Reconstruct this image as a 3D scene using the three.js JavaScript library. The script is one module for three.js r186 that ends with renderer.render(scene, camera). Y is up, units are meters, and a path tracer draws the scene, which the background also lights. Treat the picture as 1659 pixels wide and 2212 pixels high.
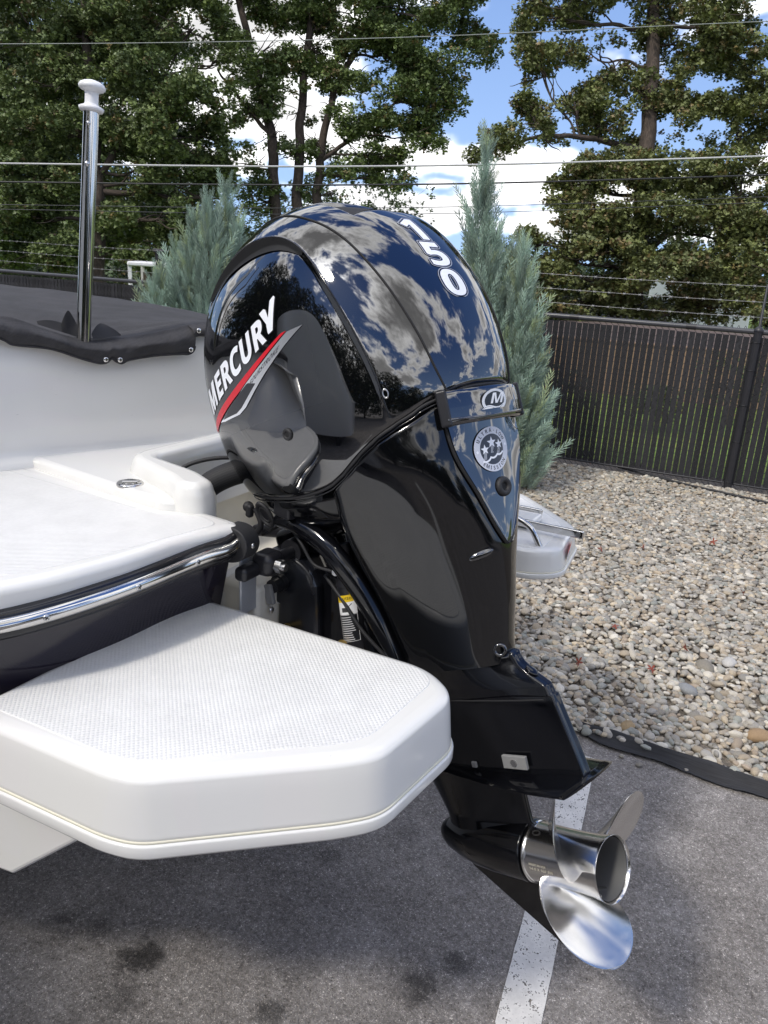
import * as THREE from 'three';
import { mergeGeometries, mergeVertices } from 'three/addons/utils/BufferGeometryUtils.js';
import { RoundedBoxGeometry } from 'three/addons/geometries/RoundedBoxGeometry.js';
import { ImprovedNoise } from 'three/addons/math/ImprovedNoise.js';

// ------------------------------------------------------------------ camera
const scene = new THREE.Scene();
const V3 = (x, y, z) => new THREE.Vector3(x, y, z);
const rad = THREE.MathUtils.degToRad;
const PITCH = rad(17.9), ROLL = rad(3.4), EYE = V3(0, 1.65, 0), FOCAL = 1662, PW = 1659, PH = 2212;
const camF = V3(0, -Math.sin(PITCH), -Math.cos(PITCH)), camR0 = V3(1, 0, 0), camU0 = new THREE.Vector3().crossVectors(camR0, camF);
const camR = camR0.clone().multiplyScalar(Math.cos(ROLL)).addScaledVector(camU0, Math.sin(ROLL));
const camU = camU0.clone().multiplyScalar(Math.cos(ROLL)).addScaledVector(camR0, -Math.sin(ROLL));
const camera = new THREE.PerspectiveCamera(2 * Math.atan(PH / 2 / FOCAL) * 180 / Math.PI, 0.75, 0.05, 400);
camera.position.copy(EYE); camera.up.copy(camU); camera.lookAt(EYE.clone().add(camF)); scene.add(camera);
// a photo pixel (of the 1659 x 2212 view) gives a direction; depth comes from what the thing stands on
const rayOf = (x, y) => camF.clone().addScaledVector(camR, (x - PW / 2) / FOCAL).addScaledVector(camU, -(y - PH / 2) / FOCAL);
const atDepth = (x, y, d) => EYE.clone().addScaledVector(rayOf(x, y), d);
const onGround = (x, y, h = 0) => { const r = rayOf(x, y); return EYE.clone().addScaledVector(r, (h - EYE.y) / r.y); };

// ------------------------------------------------------------------ noise helpers
let seed = 7;
const rnd = () => { seed = (seed * 1664525 + 1013904223) >>> 0; return seed / 4294967296; };
const rr = (a, b) => a + (b - a) * rnd();
const reseed = s => { seed = s >>> 0; };
const NZ = new ImprovedNoise();
const noise = (x, y, z) => NZ.noise(x, y, z);
const fbm = (x, y, z, o = 5, g = 0.5, l = 2.03) => { let s = 0, a = 1, t = 0; for (let i = 0; i < o; i++) { s += a * noise(x, y, z + i * 7.3); t += a; a *= g; x *= l; y *= l; z *= l; } return s / t; };
const sst = (a, b, x) => { const t = Math.min(1, Math.max(0, (x - a) / (b - a))); return t * t * (3 - 2 * t); };
const clamp = (x, a, b) => Math.min(b, Math.max(a, x));
const lerp = (a, b, t) => a + (b - a) * t;

// ------------------------------------------------------------------ sky, sun, exposure
const SUN_AZ = rad(-134), SUN_EL = rad(48);       // behind the left shoulder, as mirrored in the cowling
const sunDir = V3(Math.sin(SUN_AZ) * Math.cos(SUN_EL), Math.sin(SUN_EL), -Math.cos(SUN_AZ) * Math.cos(SUN_EL));
function makeSky(w, h) {
  const d = new Float32Array(w * h * 4);
  for (let j = 0; j < h; j++) {
    const el = ((j + 0.5) / h - 0.5) * Math.PI, y = Math.sin(el), ce = Math.cos(el);
    for (let i = 0; i < w; i++) {
      const az = ((i + 0.5) / w - 0.5) * 2 * Math.PI, x = Math.cos(az) * ce, z = Math.sin(az) * ce;
      const o = (j * w + i) * 4, up = Math.max(y, 0);
      const t = Math.pow(1 - up, 2.6);
      let r = lerp(0.06, 0.42, t), g = lerp(0.145, 0.62, t), b = lerp(0.44, 0.95, t);
      const cs = Math.max(0, x * sunDir.x + y * sunDir.y + z * sunDir.z);
      const glow = Math.pow(cs, 24);
      r += 0.18 * glow; g += 0.18 * glow; b += 0.16 * glow;
      if (y > -0.02) {
        const k = 1 / (Math.max(y, 0) + 0.22), px = x * k * 1.15, pz = z * k * 1.15;
        const wx = fbm(px * 1.1 + 3.1, 5.2, pz * 1.1, 3), wz = fbm(px * 1.1 - 7.7, 1.4, pz * 1.1 + 4.4, 3);
        const big = fbm(px * 0.8 + 11.3, 2.6, pz * 0.8 + 3.9, 2);
        const n = fbm(px * 1.5 + wx * 0.4 + 2.7, 0.7, pz * 1.5 + wz * 0.4 + 8.1, 9, 0.6) + 0.42 * big + 0.02 + 0.08 * Math.pow(cs, 12);
        const a = Math.pow(sst(-0.03, 0.13, n), 1.15);
        if (a > 0) {
          const inner = fbm(px * 3.1 + 9.1, 4.7, pz * 3.1 - 2.2, 5, 0.6);
          const thick = clamp(sst(0.05, 0.34, n) + 0.55 * inner, 0, 1);
          const lit = lerp(1.75, 0.4 + 0.65 * (1 - up) ** 3, thick) * (1 + (0.7 * Math.pow(cs, 6) + 3.2 * Math.pow(cs, 60)) * (1 - 0.6 * thick)) * lerp(1, 0.8, (1 - up) ** 4);
          r = lerp(r, lit, a); g = lerp(g, lit * 0.995, a); b = lerp(b, lit, a);
        }
      } else { const q = 0.16; r = q; g = q; b = q * 0.95; }
      d[o] = r; d[o + 1] = g; d[o + 2] = b; d[o + 3] = 1;
    }
  }
  const t = new THREE.DataTexture(d, w, h, THREE.RGBAFormat, THREE.FloatType);
  t.mapping = THREE.EquirectangularReflectionMapping; t.magFilter = THREE.LinearFilter; t.minFilter = THREE.LinearFilter;
  t.wrapS = THREE.RepeatWrapping; t.needsUpdate = true;
  return t;
}
const skyTex = makeSky(2048, 1024);
scene.background = skyTex; scene.environment = skyTex;
const sun = new THREE.DirectionalLight(new THREE.Color(1, 0.94, 0.84), 1.75);
sun.position.copy(sunDir).multiplyScalar(40); sun.castShadow = true; sun.shadow.radius = 11;
sun.shadow.mapSize.set(2048, 2048);
Object.assign(sun.shadow.camera, { left: -14, right: 14, top: 14, bottom: -14, near: 1, far: 90 });
scene.add(sun, sun.target);
const renderer = new THREE.WebGLRenderer({ antialias: true });
renderer.toneMapping = THREE.LinearToneMapping; renderer.toneMappingExposure = 1.32; renderer.shadowMap.enabled = true;

// ------------------------------------------------------------------ object helpers
const taken = {};
const numbered = n => { taken[n] = (taken[n] ?? -1) + 1; return taken[n] ? `${n}_${String(taken[n]).padStart(3, '0')}` : n; };
function tag(o, label, category, group) { o.userData.label = label; o.userData.category = category; if (group) o.userData.group = group; return o; }
function thing(name, label, category, group) { const o = new THREE.Group(); o.name = numbered(name); tag(o, label, category, group); scene.add(o); return o; }
function part(parent, name, geometry, material, label) {
  const m = new THREE.Mesh(geometry, material); m.name = name; m.castShadow = m.receiveShadow = true;
  if (label) m.userData.label = label; parent.add(m); return m;
}
function solo(name, geometry, material, label, category, group) {
  const m = new THREE.Mesh(geometry, material); m.name = numbered(name); m.castShadow = m.receiveShadow = true; tag(m, label, category, group); scene.add(m); return m;
}
function struct(name, geometry, material) { const m = new THREE.Mesh(geometry, material); m.name = numbered(name); m.userData.kind = 'structure'; m.castShadow = m.receiveShadow = true; scene.add(m); return m; }
const merge = l => mergeGeometries(l.map(g => { const q = g.index ? g.toNonIndexed() : g.clone(); for (const k of Object.keys(q.attributes)) if (!['position', 'normal', 'uv'].includes(k)) q.deleteAttribute(k); if (!q.attributes.uv) q.setAttribute('uv', new THREE.BufferAttribute(new Float32Array(q.attributes.position.count * 2), 2)); return q; }));
const std = (r, g, b, rough = 0.6, o = {}) => new THREE.MeshStandardMaterial({ color: new THREE.Color().setRGB(r, g, b), roughness: rough, ...o });
const phy = (r, g, b, rough = 0.6, o = {}) => new THREE.MeshPhysicalMaterial({ color: new THREE.Color().setRGB(r, g, b), roughness: rough, ...o });
const bez = (pts, n, closed = false, kind = 'centripetal') => new THREE.CatmullRomCurve3(pts, closed, kind).getPoints(n);
const tube = (pts, r, seg = 40, rs = 10, closed = false) => new THREE.TubeGeometry(new THREE.CatmullRomCurve3(pts, closed, 'centripetal'), seg, r, rs, closed);
// rod with capped ends between two points
function rod(a, b, r, r2 = r, seg = 16) {
  const d = b.clone().sub(a), g = new THREE.CylinderGeometry(r2, r, d.length(), seg, 1);
  g.applyQuaternion(new THREE.Quaternion().setFromUnitVectors(V3(0, 1, 0), d.clone().normalize()));
  const m = a.clone().add(b).multiplyScalar(0.5); g.translate(m.x, m.y, m.z); return g;
}
// grid surface from f(i,j)->Vector3
function grid(nu, nv, f, closeU = false, uvf) {
  const p = [], uv = [], idx = [];
  for (let j = 0; j <= nv; j++) for (let i = 0; i <= nu; i++) { const q = f(i / nu, j / nv); p.push(q.x, q.y, q.z); const t = uvf ? uvf(i / nu, j / nv, q) : [i / nu, j / nv]; uv.push(t[0], t[1]); }
  for (let j = 0; j < nv; j++) for (let i = 0; i < nu; i++) { const a = j * (nu + 1) + i, b = a + 1, c = a + nu + 1, d = c + 1; idx.push(a, b, d, a, d, c); }
  const g = new THREE.BufferGeometry(); g.setAttribute('position', new THREE.Float32BufferAttribute(p, 3)); g.setAttribute('uv', new THREE.Float32BufferAttribute(uv, 2)); g.setIndex(idx); g.computeVertexNormals();
  if (closeU) { // weld the normals across the seam
    const n = g.attributes.normal;
    for (let j = 0; j <= nv; j++) { const a = j * (nu + 1), b = a + nu; const v = V3(n.getX(a) + n.getX(b), n.getY(a) + n.getY(b), n.getZ(a) + n.getZ(b)).normalize(); n.setXYZ(a, v.x, v.y, v.z); n.setXYZ(b, v.x, v.y, v.z); }
  }
  return g;
}
function tex(w, h, f, srgb = true) {   // f(x,y in 0..1) -> [r,g,b] 0..1 or grey
  const d = new Uint8Array(w * h * 4);
  for (let j = 0; j < h; j++) for (let i = 0; i < w; i++) { const c = f(i / w, j / h, i, j), o = (j * w + i) * 4; if (typeof c === 'number') d[o] = d[o + 1] = d[o + 2] = clamp(c, 0, 1) * 255; else { d[o] = clamp(c[0], 0, 1) * 255; d[o + 1] = clamp(c[1], 0, 1) * 255; d[o + 2] = clamp(c[2], 0, 1) * 255; } d[o + 3] = c.length === 4 ? clamp(c[3], 0, 1) * 255 : 255; }
  const t = new THREE.DataTexture(d, w, h); t.wrapS = t.wrapT = THREE.RepeatWrapping; t.magFilter = THREE.LinearFilter; t.minFilter = THREE.LinearMipmapLinearFilter; t.generateMipmaps = true; if (srgb) t.colorSpace = THREE.SRGBColorSpace; t.needsUpdate = true; return t;
}
function canvasTex(w, h, draw) { const c = document.createElement('canvas'); c.width = w; c.height = h; const x = c.getContext('2d'); draw(x, w, h); const t = new THREE.CanvasTexture(c); t.colorSpace = THREE.SRGBColorSpace; t.magFilter = THREE.LinearFilter; return t; }
// tileable value-noise helper
const tileHash = n => { const t = new Float32Array(n * n); for (let i = 0; i < n * n; i++) t[i] = rnd(); return (x, y) => { x = ((x % 1) + 1) % 1 * n; y = ((y % 1) + 1) % 1 * n; const i = Math.floor(x), j = Math.floor(y), u = x - i, v = y - j, a = u * u * (3 - 2 * u), b = v * v * (3 - 2 * v), g = (p, q) => t[(q % n) * n + (p % n)]; return lerp(lerp(g(i, j), g(i + 1, j), a), lerp(g(i, j + 1), g(i + 1, j + 1), a), b); }; };

// ------------------------------------------------------------------ ground: asphalt, parking line, gravel bed, lawn
const fenceDir = V3(-Math.sin(rad(66)), 0, -Math.cos(rad(66))), fenceBase = onGround(1569.7, 1059), fenceN = V3(fenceDir.z, 0, -fenceDir.x);   // fenceN points to the camera side or away
if (fenceN.z < 0) fenceN.negate();
const FQ = (t, n, y = 0) => fenceBase.clone().addScaledVector(fenceDir, t).addScaledVector(fenceN, n).setY(y);   // along the fence, towards the camera
const edgeN = onGround(1320, 1600).sub(fenceBase).dot(fenceN);   // distance fence to asphalt edge
reseed(11);
const an = [tileHash(512), tileHash(300), tileHash(160), tileHash(40), tileHash(9), tileHash(700)];
const asphaltMap = tex(2048, 2048, (x, y) => {
  const a = an[0](x, y), b = an[1](x, y), c = an[2](x, y), d = an[3](x, y), e = an[4](x, y), f = an[5](x, y);
  let v = 0.445 + 0.11 * (b - 0.5) + 0.09 * (c - 0.5) + 0.05 * (d - 0.5) + 0.07 * (e - 0.5);
  if (f > 0.72) v += 0.34 * (f - 0.72) / 0.28 * (0.4 + c); if (a < 0.24) v -= 0.2 * (0.24 - a) / 0.24; const w = f > 0.72 ? 0.02 : 0;
  return [v + 0.02 + w, v + 0.004 + w * 0.5, v - 0.008];
});
const asphaltBump = tex(1024, 1024, (x, y) => 0.5 + 0.5 * (an[1](x, y) - 0.5) + 0.45 * (an[0](x, y) - 0.5), false);
const asphaltM = std(1, 1, 1, 0.92, { map: asphaltMap, bumpMap: asphaltBump, bumpScale: 0.003 });
function sheet(pts, y, scale = 1) {
  const s = new THREE.Shape(pts.map(p => new THREE.Vector2(p.x, -p.z))); const g = new THREE.ShapeGeometry(s); g.rotateX(-Math.PI / 2); g.translate(0, y, 0);
  const uv = g.attributes.uv, p = g.attributes.position; for (let i = 0; i < uv.count; i++) uv.setXY(i, p.getX(i) / scale, p.getZ(i) / scale); return g;
}
// one asphalt yard that reaches from the gravel bed to far behind the camera
{ const e = edgeN; struct('asphalt_ground', sheet([FQ(-60, e), FQ(60, e), FQ(60, e + 90), FQ(-60, e + 90)], 0, 1.25), asphaltM); }
// bed under the pebbles and lawn behind the fence
reseed(5); const soilH = [tileHash(256), tileHash(60), tileHash(12)];
const soilM = std(1, 1, 1, 0.95, { map: tex(512, 512, (x, y) => { const v = 0.2 + 0.22 * soilH[0](x, y) + 0.14 * soilH[1](x, y); return [v * 1.08, v, v * 0.9]; }) });
{ const e = edgeN - 0.002; struct('gravel_bed_ground', sheet([FQ(-40, -0.35), FQ(40, -0.35), FQ(40, e), FQ(-40, e)], 0.012, 0.8), soilM); }
const lawnM = std(1, 1, 1, 0.95, { map: tex(512, 512, (x, y) => { const v = soilH[0](x, y), q = soilH[2](x, y), k = soilH[1](x, y); return [0.3 + 0.16 * v + 0.12 * q * k, 0.4 + 0.18 * v, 0.17 + 0.08 * v]; }) });
struct('lawn_ground', sheet([FQ(-160, -200), FQ(160, -200), FQ(160, -0.35), FQ(-160, -0.35)], -0.004, 3), lawnM);
// worn white parking line
{
  const a = V3(0.7095, 0, -2.235), b = V3(0.4105, 0, -1.42), d = b.clone().sub(a).normalize(), n = V3(-d.z, 0, d.x), hw = 0.05;
  const end = a.clone().addScaledVector(d, -0.16), st = end.clone().addScaledVector(d, 5.2);
  reseed(3); const h1 = tileHash(400), h2 = tileHash(90), h3 = tileHash(20), h4 = tileHash(200);
  const paint = tex(1024, 1024, (x, y) => { const v = 0.83 + 0.06 * (h3(x, y) - 0.5) - 0.05 * h2(x, y) + 0.03 * h1(x, y); const hole = h1(x, y) * 0.55 + h4(x, y) * 0.3 + h2(x, y) * 0.35; const edge = Math.min(1, Math.max(0, (hole - 0.3) * 9)); return [v + 0.01, v, v - 0.015, edge]; });
  const g = new THREE.BufferGeometry(); const q = [];
  const P = (t, s) => { const c = end.clone().addScaledVector(d, t).addScaledVector(n, s * hw * 1.0); return c; };
  const pos = [], uv = [], id = [], N = 130;
  for (let i = 0; i <= N; i++) { const t = i / N * 5.2; for (const s of [-1, 1]) { const c = P(t, s * (1 + 0.035 * noise(t * 23, s * 4.1, 2.2) + 0.02 * noise(t * 80, s * 3, 1))); pos.push(c.x, 0.004, c.z); uv.push(s * 0.05 + 0.5, t); } if (i < N) { const k = i * 2; id.push(k, k + 1, k + 3, k, k + 3, k + 2); } }
  g.setAttribute('position', new THREE.Float32BufferAttribute(pos, 3)); g.setAttribute('uv', new THREE.Float32BufferAttribute(uv, 2)); g.setIndex(id); g.computeVertexNormals();
  const nn = g.attributes.normal; for (let i = 0; i < nn.count; i++) nn.setXYZ(i, 0, 1, 0);
  struct('parking_line', g, std(1, 1, 1, 0.8, { map: paint, transparent: true, side: THREE.DoubleSide }));
}
// oil stains soaked into the asphalt
{
  const spots = [[300, 2068, 0.075, 0.9], [135, 1985, 0.03, 0.35], [215, 2010, 0.05, 0.25], [585, 2185, 0.05, 0.55], [905, 2135, 0.06, 0.6], [985, 2085, 0.055, 0.55], [640, 2105, 0.07, 0.2], [715, 1850, 0.05, 0.3], [880, 1800, 0.06, 0.25], [1010, 1880, 0.09, 0.2], [120, 2010, 0.09, 0.2], [260, 2160, 0.06, 0.3], [1560, 2100, 0.1, 0.15]];
  spots.forEach(([x, y, r, k], i) => {
    const c = onGround(x, y), g = new THREE.PlaneGeometry(r * 2.6, r * 2.6); g.rotateX(-Math.PI / 2); g.rotateY(i * 1.3); g.translate(c.x, 0.0022 + i * 0.0001, c.z);
    const t = tex(128, 128, (u, v) => { const dx = u - 0.5, dy = v - 0.5, d = Math.hypot(dx, dy) * 2; const e = d * 1.25 + 0.75 * fbm(u * 3.4 + i * 3.3, v * 3.4, i, 4) + 0.4 * fbm(u * 24 + i, v * 24, i + 4, 2); return [0.085, 0.08, 0.085, k * 0.68 * (1 - sst(0.25, 0.9, e))]; });
    t.wrapS = t.wrapT = THREE.ClampToEdgeWrapping;
    struct('oil_stain', g, std(1, 1, 1, 0.75, { map: t, transparent: true }));
  });
}
// ------------------------------------------------------------------ materials of the boat and the motor
const paintM = phy(0.0025, 0.0027, 0.0035, 0.028, { ior: 2.3 });
const legM = phy(0.0025, 0.0027, 0.0035, 0.06, { ior: 1.62 });
const paint2M = phy(0.0035, 0.0037, 0.005, 0.08, { ior: 1.52 });
const satinM = std(0.012, 0.012, 0.015, 0.38);
const rubberM = std(0.018, 0.018, 0.02, 0.62);
const matteM = std(0.012, 0.012, 0.013, 0.8);
reseed(21); const sh = [tileHash(256), tileHash(64), tileHash(16)];
const steelRough = tex(256, 256, (x, y) => 0.16 + 0.015 * sh[0](x, y) + 0.05 * sh[2](x, y), false);
const steelM = std(0.66, 0.65, 0.635, 1, { metalness: 1, roughnessMap: steelRough });
const chromeM = std(0.6, 0.59, 0.57, 0.1, { metalness: 1 });
const boltM = std(0.6, 0.6, 0.6, 0.28, { metalness: 1 });
const alloyM = std(0.6, 0.61, 0.63, 0.42, { metalness: 0.55 });
const anodeM = std(0.22, 0.22, 0.22, 0.7);
const brassM = std(0.62, 0.43, 0.13, 0.35, { metalness: 0.8 });
const gelM = phy(0.8, 0.8, 0.79, 0.22, { clearcoat: 0.35, clearcoatRoughness: 0.08 });
const creamM = std(0.72, 0.69, 0.61, 0.45);
const hullDarkM = phy(0.014, 0.011, 0.02, 0.1, { ior: 1.6 });

// ------------------------------------------------------------------ outboard motor: frame (x aft, y up, z port), turned and trimmed
const mPH = rad(46), mT = rad(22), mO = atDepth(1325, 1878, 1.38);
const mA = V3(Math.cos(mT) * Math.sin(mPH), Math.sin(mT), Math.cos(mT) * Math.cos(mPH)), mS = V3(Math.cos(mPH), 0, -Math.sin(mPH)), mU = new THREE.Vector3().crossVectors(mA, mS);
const motorMat = new THREE.Matrix4().makeBasis(mA, mU, mS.clone().negate()).setPosition(mO);
const motor = thing('outboard_motor', 'glossy black outboard motor with steel propeller, trimmed up at the boat stern', 'outboard motor');
motor.applyMatrix4(motorMat);
const motorInv = motorMat.clone().invert();

// upper cowling: radius of the side profile about (uc, vc), rounded across
const uc = -0.32, vc = 1.0, RP = [.264, .26, .272, .306, .333, .362, .405, .431, .424, .415, .4, .36, .325, .31, .306, .29], CW = 0.258, CN = 2.57, CM = 2.79, CT = 0.35;
function rprof(a) { const K = 16; let x = ((a / (2 * Math.PI)) % 1 + 1) % 1 * K; const i = Math.floor(x), t = x - i, q = k => RP[(i + k + 16) % 16]; const a0 = q(-1), a1 = q(0), a2 = q(1), a3 = q(2);
  // cubic B-spline keeps the curvature of the gloss continuous
  const b = (p0, p1, p2, p3) => ((1 - t) ** 3 * p0 + (3 * t ** 3 - 6 * t * t + 4) * p1 + (-3 * t ** 3 + 3 * t * t + 3 * t + 1) * p2 + t ** 3 * p3) / 6; return b(a0, a1, a2, a3); }
function F0(u, v, w) { const r = Math.hypot(u - uc, v - vc), a = Math.atan2(v - vc, u - uc), x = clamp((u - uc + 0.08) / 0.35, 0, 1.2); return Math.pow(r / rprof(a), CM) + Math.pow(Math.abs(w) / (CW * (1 - CT * x * x)), CN) - 1; }
function F0n(u, v, w) { const e = 1e-4; return V3(F0(u + e, v, w) - F0(u - e, v, w), F0(u, v + e, w) - F0(u, v - e, w), F0(u, v, w + e) - F0(u, v, w - e)).normalize(); }
function bis(f, lo, hi) { for (let i = 0; i < 30; i++) { const m = (lo + hi) / 2; if (f(m) < 0) lo = m; else hi = m; } return (lo + hi) / 2; }
// lower edge of the cowling, height as a function of length
const seamPts = [[-0.8, 0.84], [-0.7, 0.825], [-0.62, 0.808], [-0.55, 0.795], [-0.42, 0.776], [-0.355, 0.774], [-0.3, 0.78], [-0.26, 0.795], [-0.216, 0.821], [-0.18, 0.842], [-0.15, 0.857], [-0.12, 0.871], [-0.095, 0.885], [-0.07, 0.895], [-0.05, 0.904], [0.05, 0.915]];
function interp(tab, x) { let i = 0; while (i < tab.length - 2 && x > tab[i + 1][0]) i++; const p = k => tab[clamp(k, 0, tab.length - 1)]; const [x1, y1] = p(i), [x2, y2] = p(i + 1), [x0, y0] = p(i - 1), [x3, y3] = p(i + 2); const t = clamp((x - x1) / (x2 - x1), 0, 1), h = x2 - x1, m1 = (y2 - y0) / ((x2 - x0) || 1) * h, m2 = (y3 - y1) / ((x3 - x1) || 1) * h; return (2 * t ** 3 - 3 * t * t + 1) * y1 + (t ** 3 - 2 * t * t + t) * m1 + (-2 * t ** 3 + 3 * t * t) * y2 + (t ** 3 - t * t) * m2; }
const seamV = u => interp(seamPts, u);
// recessed flank under the arch: closed outline in (u, v)
const archRaw = [[-0.143, 0.872], [-0.142, 0.925], [-0.147, 0.969], [-0.16, 1.024], [-0.178, 1.079], [-0.196, 1.122], [-0.217, 1.165], [-0.25, 1.211], [-0.292, 1.243], [-0.345, 1.262], [-0.41, 1.27], [-0.48, 1.262], [-0.55, 1.235], [-0.605, 1.19], [-0.645, 1.13], [-0.665, 1.06], [-0.672, 0.98], [-0.66, 0.9], [-0.63, 0.82]];
const archC = bez(archRaw.map(p => V3(p[0], p[1], 0)), 120);
function archSD(u, v) { // signed distance, positive inside the flank
  let best = 9, bi = 0, bt = 0; for (let i = 0; i < archC.length - 1; i++) { const a = archC[i], b = archC[i + 1], ex = b.x - a.x, ey = b.y - a.y, t = clamp(((u - a.x) * ex + (v - a.y) * ey) / (ex * ex + ey * ey), 0, 1), d = Math.hypot(u - a.x - ex * t, v - a.y - ey * t); if (d < best) { best = d; bi = i; bt = t; } }
  const a = archC[bi], b = archC[bi + 1]; const cr = (b.x - a.x) * (v - a.y) - (b.y - a.y) * (u - a.x);
  return [cr > 0 ? best : -best, (bi + bt) / (archC.length - 1)];
}
function flankDepth(u, v) {
  if (u > -0.13 || u < -0.69 || v > 1.28) return 0;
  const [d] = archSD(u, v); if (d < -0.012) return 0;
  const vt = interp(archTop, u), g = 0.1 + 0.9 * Math.exp(-(((u + 0.4) / 0.155) ** 2));      // deepest under the crown of the arch
  return 0.017 * g * sst(-0.001, 0.008, d) * (1 - 0.6 * sst(0, 0.36, vt - v)) * sst(0.8, 0.98, v);
}
const archTop = [[-0.7, 0.98], [-0.665, 1.06], [-0.645, 1.13], [-0.605, 1.19], [-0.55, 1.235], [-0.48, 1.262], [-0.41, 1.27], [-0.345, 1.262], [-0.292, 1.243], [-0.25, 1.211], [-0.217, 1.165], [-0.196, 1.122], [-0.178, 1.079], [-0.16, 1.024], [-0.14, 0.95]];
function scoopDepth(u, v, w) { // hand hold in the crown
  if (v < 1.15) return 0; const aw = Math.abs(w);
  const a = sst(-0.3, -0.285, u), b = 1 - sst(-0.2, -0.182, u + 0.06 * aw), c = 1 - sst(0.098, 0.106, aw);
  return 0.012 * a * b * c;
}
const sC = V3(-0.34, 0.96, 0);
function shellDir(az, el) { const c = Math.cos(el); return V3(c * Math.cos(az), Math.sin(el), c * Math.sin(az)); }
function shellHit(az, el) { const d = shellDir(az, el); const r = bis(t => F0(sC.x + d.x * t, sC.y + d.y * t, sC.z + d.z * t), 0.02, 0.7); return sC.clone().addScaledVector(d, r); }
function seamEl(az) { let lo = -1.2, hi = 0.4; for (let i = 0; i < 28; i++) { const m = (lo + hi) / 2, p = shellHit(az, m); if (p.y > seamV(p.x)) hi = m; else lo = m; } return (lo + hi) / 2; }
{
  const NA = 520, NE = 210, els = []; for (let i = 0; i <= NA; i++) els.push(seamEl(i / NA * 2 * Math.PI));
  const g = grid(NA, NE + 2, (a, e) => {
    const i = Math.round(a * NA), k = Math.round(e * (NE + 2)), az = i / NA * 2 * Math.PI;
    const ee = k < 2 ? els[i] : lerp(els[i], Math.PI / 2 - 0.002, (k - 2) / NE);
    const p = shellHit(az, ee), n = F0n(p.x, p.y, p.z);
    const edge = k < 2 ? 0 : Math.min(1, (k - 2) / 3), round = 0.0025 * (1 - edge) ** 2;
    p.addScaledVector(n, -flankDepth(p.x, p.y) - scoopDepth(p.x, p.y, p.z) - round);
    if (k < 2) { p.addScaledVector(n, k === 0 ? -0.014 : -0.002); p.y -= k === 0 ? 0 : 0.0015; }
    return p;
  }, true);
  g.setIndex(Array.from(g.index.array).reverse());   // outward faces
  g.computeVertexNormals();
  const nrm = g.attributes.normal; for (let j = 0; j <= NE + 2; j++) { const a = j * (NA + 1), b = a + NA, v = V3(nrm.getX(a) + nrm.getX(b), nrm.getY(a) + nrm.getY(b), nrm.getZ(a) + nrm.getZ(b)).normalize(); nrm.setXYZ(a, v.x, v.y, v.z); nrm.setXYZ(b, v.x, v.y, v.z); }
  const cowl = part(motor, 'cowling', g, paintM, 'glossy black upper cowling mirroring the clouds');
  // flush joints of the spine panel, rubber seal along the lower edge
  const onShell = (u, v, side, lift = 0) => { const w = bis(t => F0(u, v, t), 0, 0.3); const n = F0n(u, v, w * side); return V3(u, v, w * side).addScaledVector(n, lift); };
  const spine = [[-0.56, 1.297], [-0.46, 1.3155], [-0.38, 1.314], [-0.31, 1.294], [-0.255, 1.266], [-0.211, 1.234], [-0.177, 1.198], [-0.146, 1.152], [-0.117, 1.096], [-0.097, 1.043], [-0.084, 0.996], [-0.075, 0.943], [-0.0715, 0.897]];
  for (const s of [1, -1]) {
    const pts = spine.map(([u, v]) => { let vv = v; for (let i = 0; i < 60 && F0(u, vv, 0) > -0.1; i++) vv -= 0.001; return onShell(u, vv, s, 0.0004); });
    part(cowl, 'panel_joint', tube(pts, 0.0021, 120, 8), matteM);
    const ar = archC.filter((p, i) => i < 74).map(p => V3(p.x, p.y, 0)).map(p => onShell(p.x, p.y, s, 0.0002)).filter((p, i) => i % 3 === 0);
    part(cowl, 'arch_lip', tube(ar, 0.0016, 120, 8), paint2M);
  }
  for (const s of [1, -1]) { // near-black strip paints the intake shade under the crown of the arch
    const N = archC.length - 1; part(cowl, 'intake_shade', grid(220, 14, (a, b) => { const i = lerp(0.37, 0.69, a) * N, k = Math.floor(i), A0 = archC[k], B0 = archC[Math.min(N, k + 1)], p0 = A0.clone().lerp(B0, i - k), t = B0.clone().sub(A0).normalize(), d = lerp(0.0006, 0.021 * Math.sin(Math.PI * clamp(a * 0.94 + 0.03, 0, 1)) ** 0.6, b); const u = p0.x - t.y * d, v = p0.y + t.x * d; return onShell(u, v, s, -flankDepth(u, v) + 0.0024); }), std(0.0035, 0.0035, 0.004, 0.7)); }
  part(cowl, 'hand_hold_shade', grid(40, 12, (a, b) => { const w = lerp(-0.098, 0.098, a), k = Math.sqrt(Math.max(0, 1 - (w / 0.1) ** 4)), u = lerp(-0.23 - 0.05 * k, -0.23 + 0.042 * k, b); let v = bis(q => F0(u, q, w), vc, 1.5); const n = F0n(u, v, w); return V3(u, v, w).addScaledVector(n, -scoopDepth(u, v, w) + 0.0015); }), std(0.0035, 0.0035, 0.004, 0.7), 'near-black patch painting the shade inside the hand hold of the cowling crown');  // shallow dent, its deep shade put in as a near-black patch
  const ring = []; for (let i = 0; i < 160; i++) { const p = shellHit(i / 160 * 2 * Math.PI, els[Math.round(i / 160 * NA)] - 0.016), n = F0n(p.x, p.y, p.z); ring.push(p.addScaledVector(n, -0.006)); }
  part(motor, 'cowling_seal', tube(ring, 0.004, 320, 8, true), rubberM);
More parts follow.
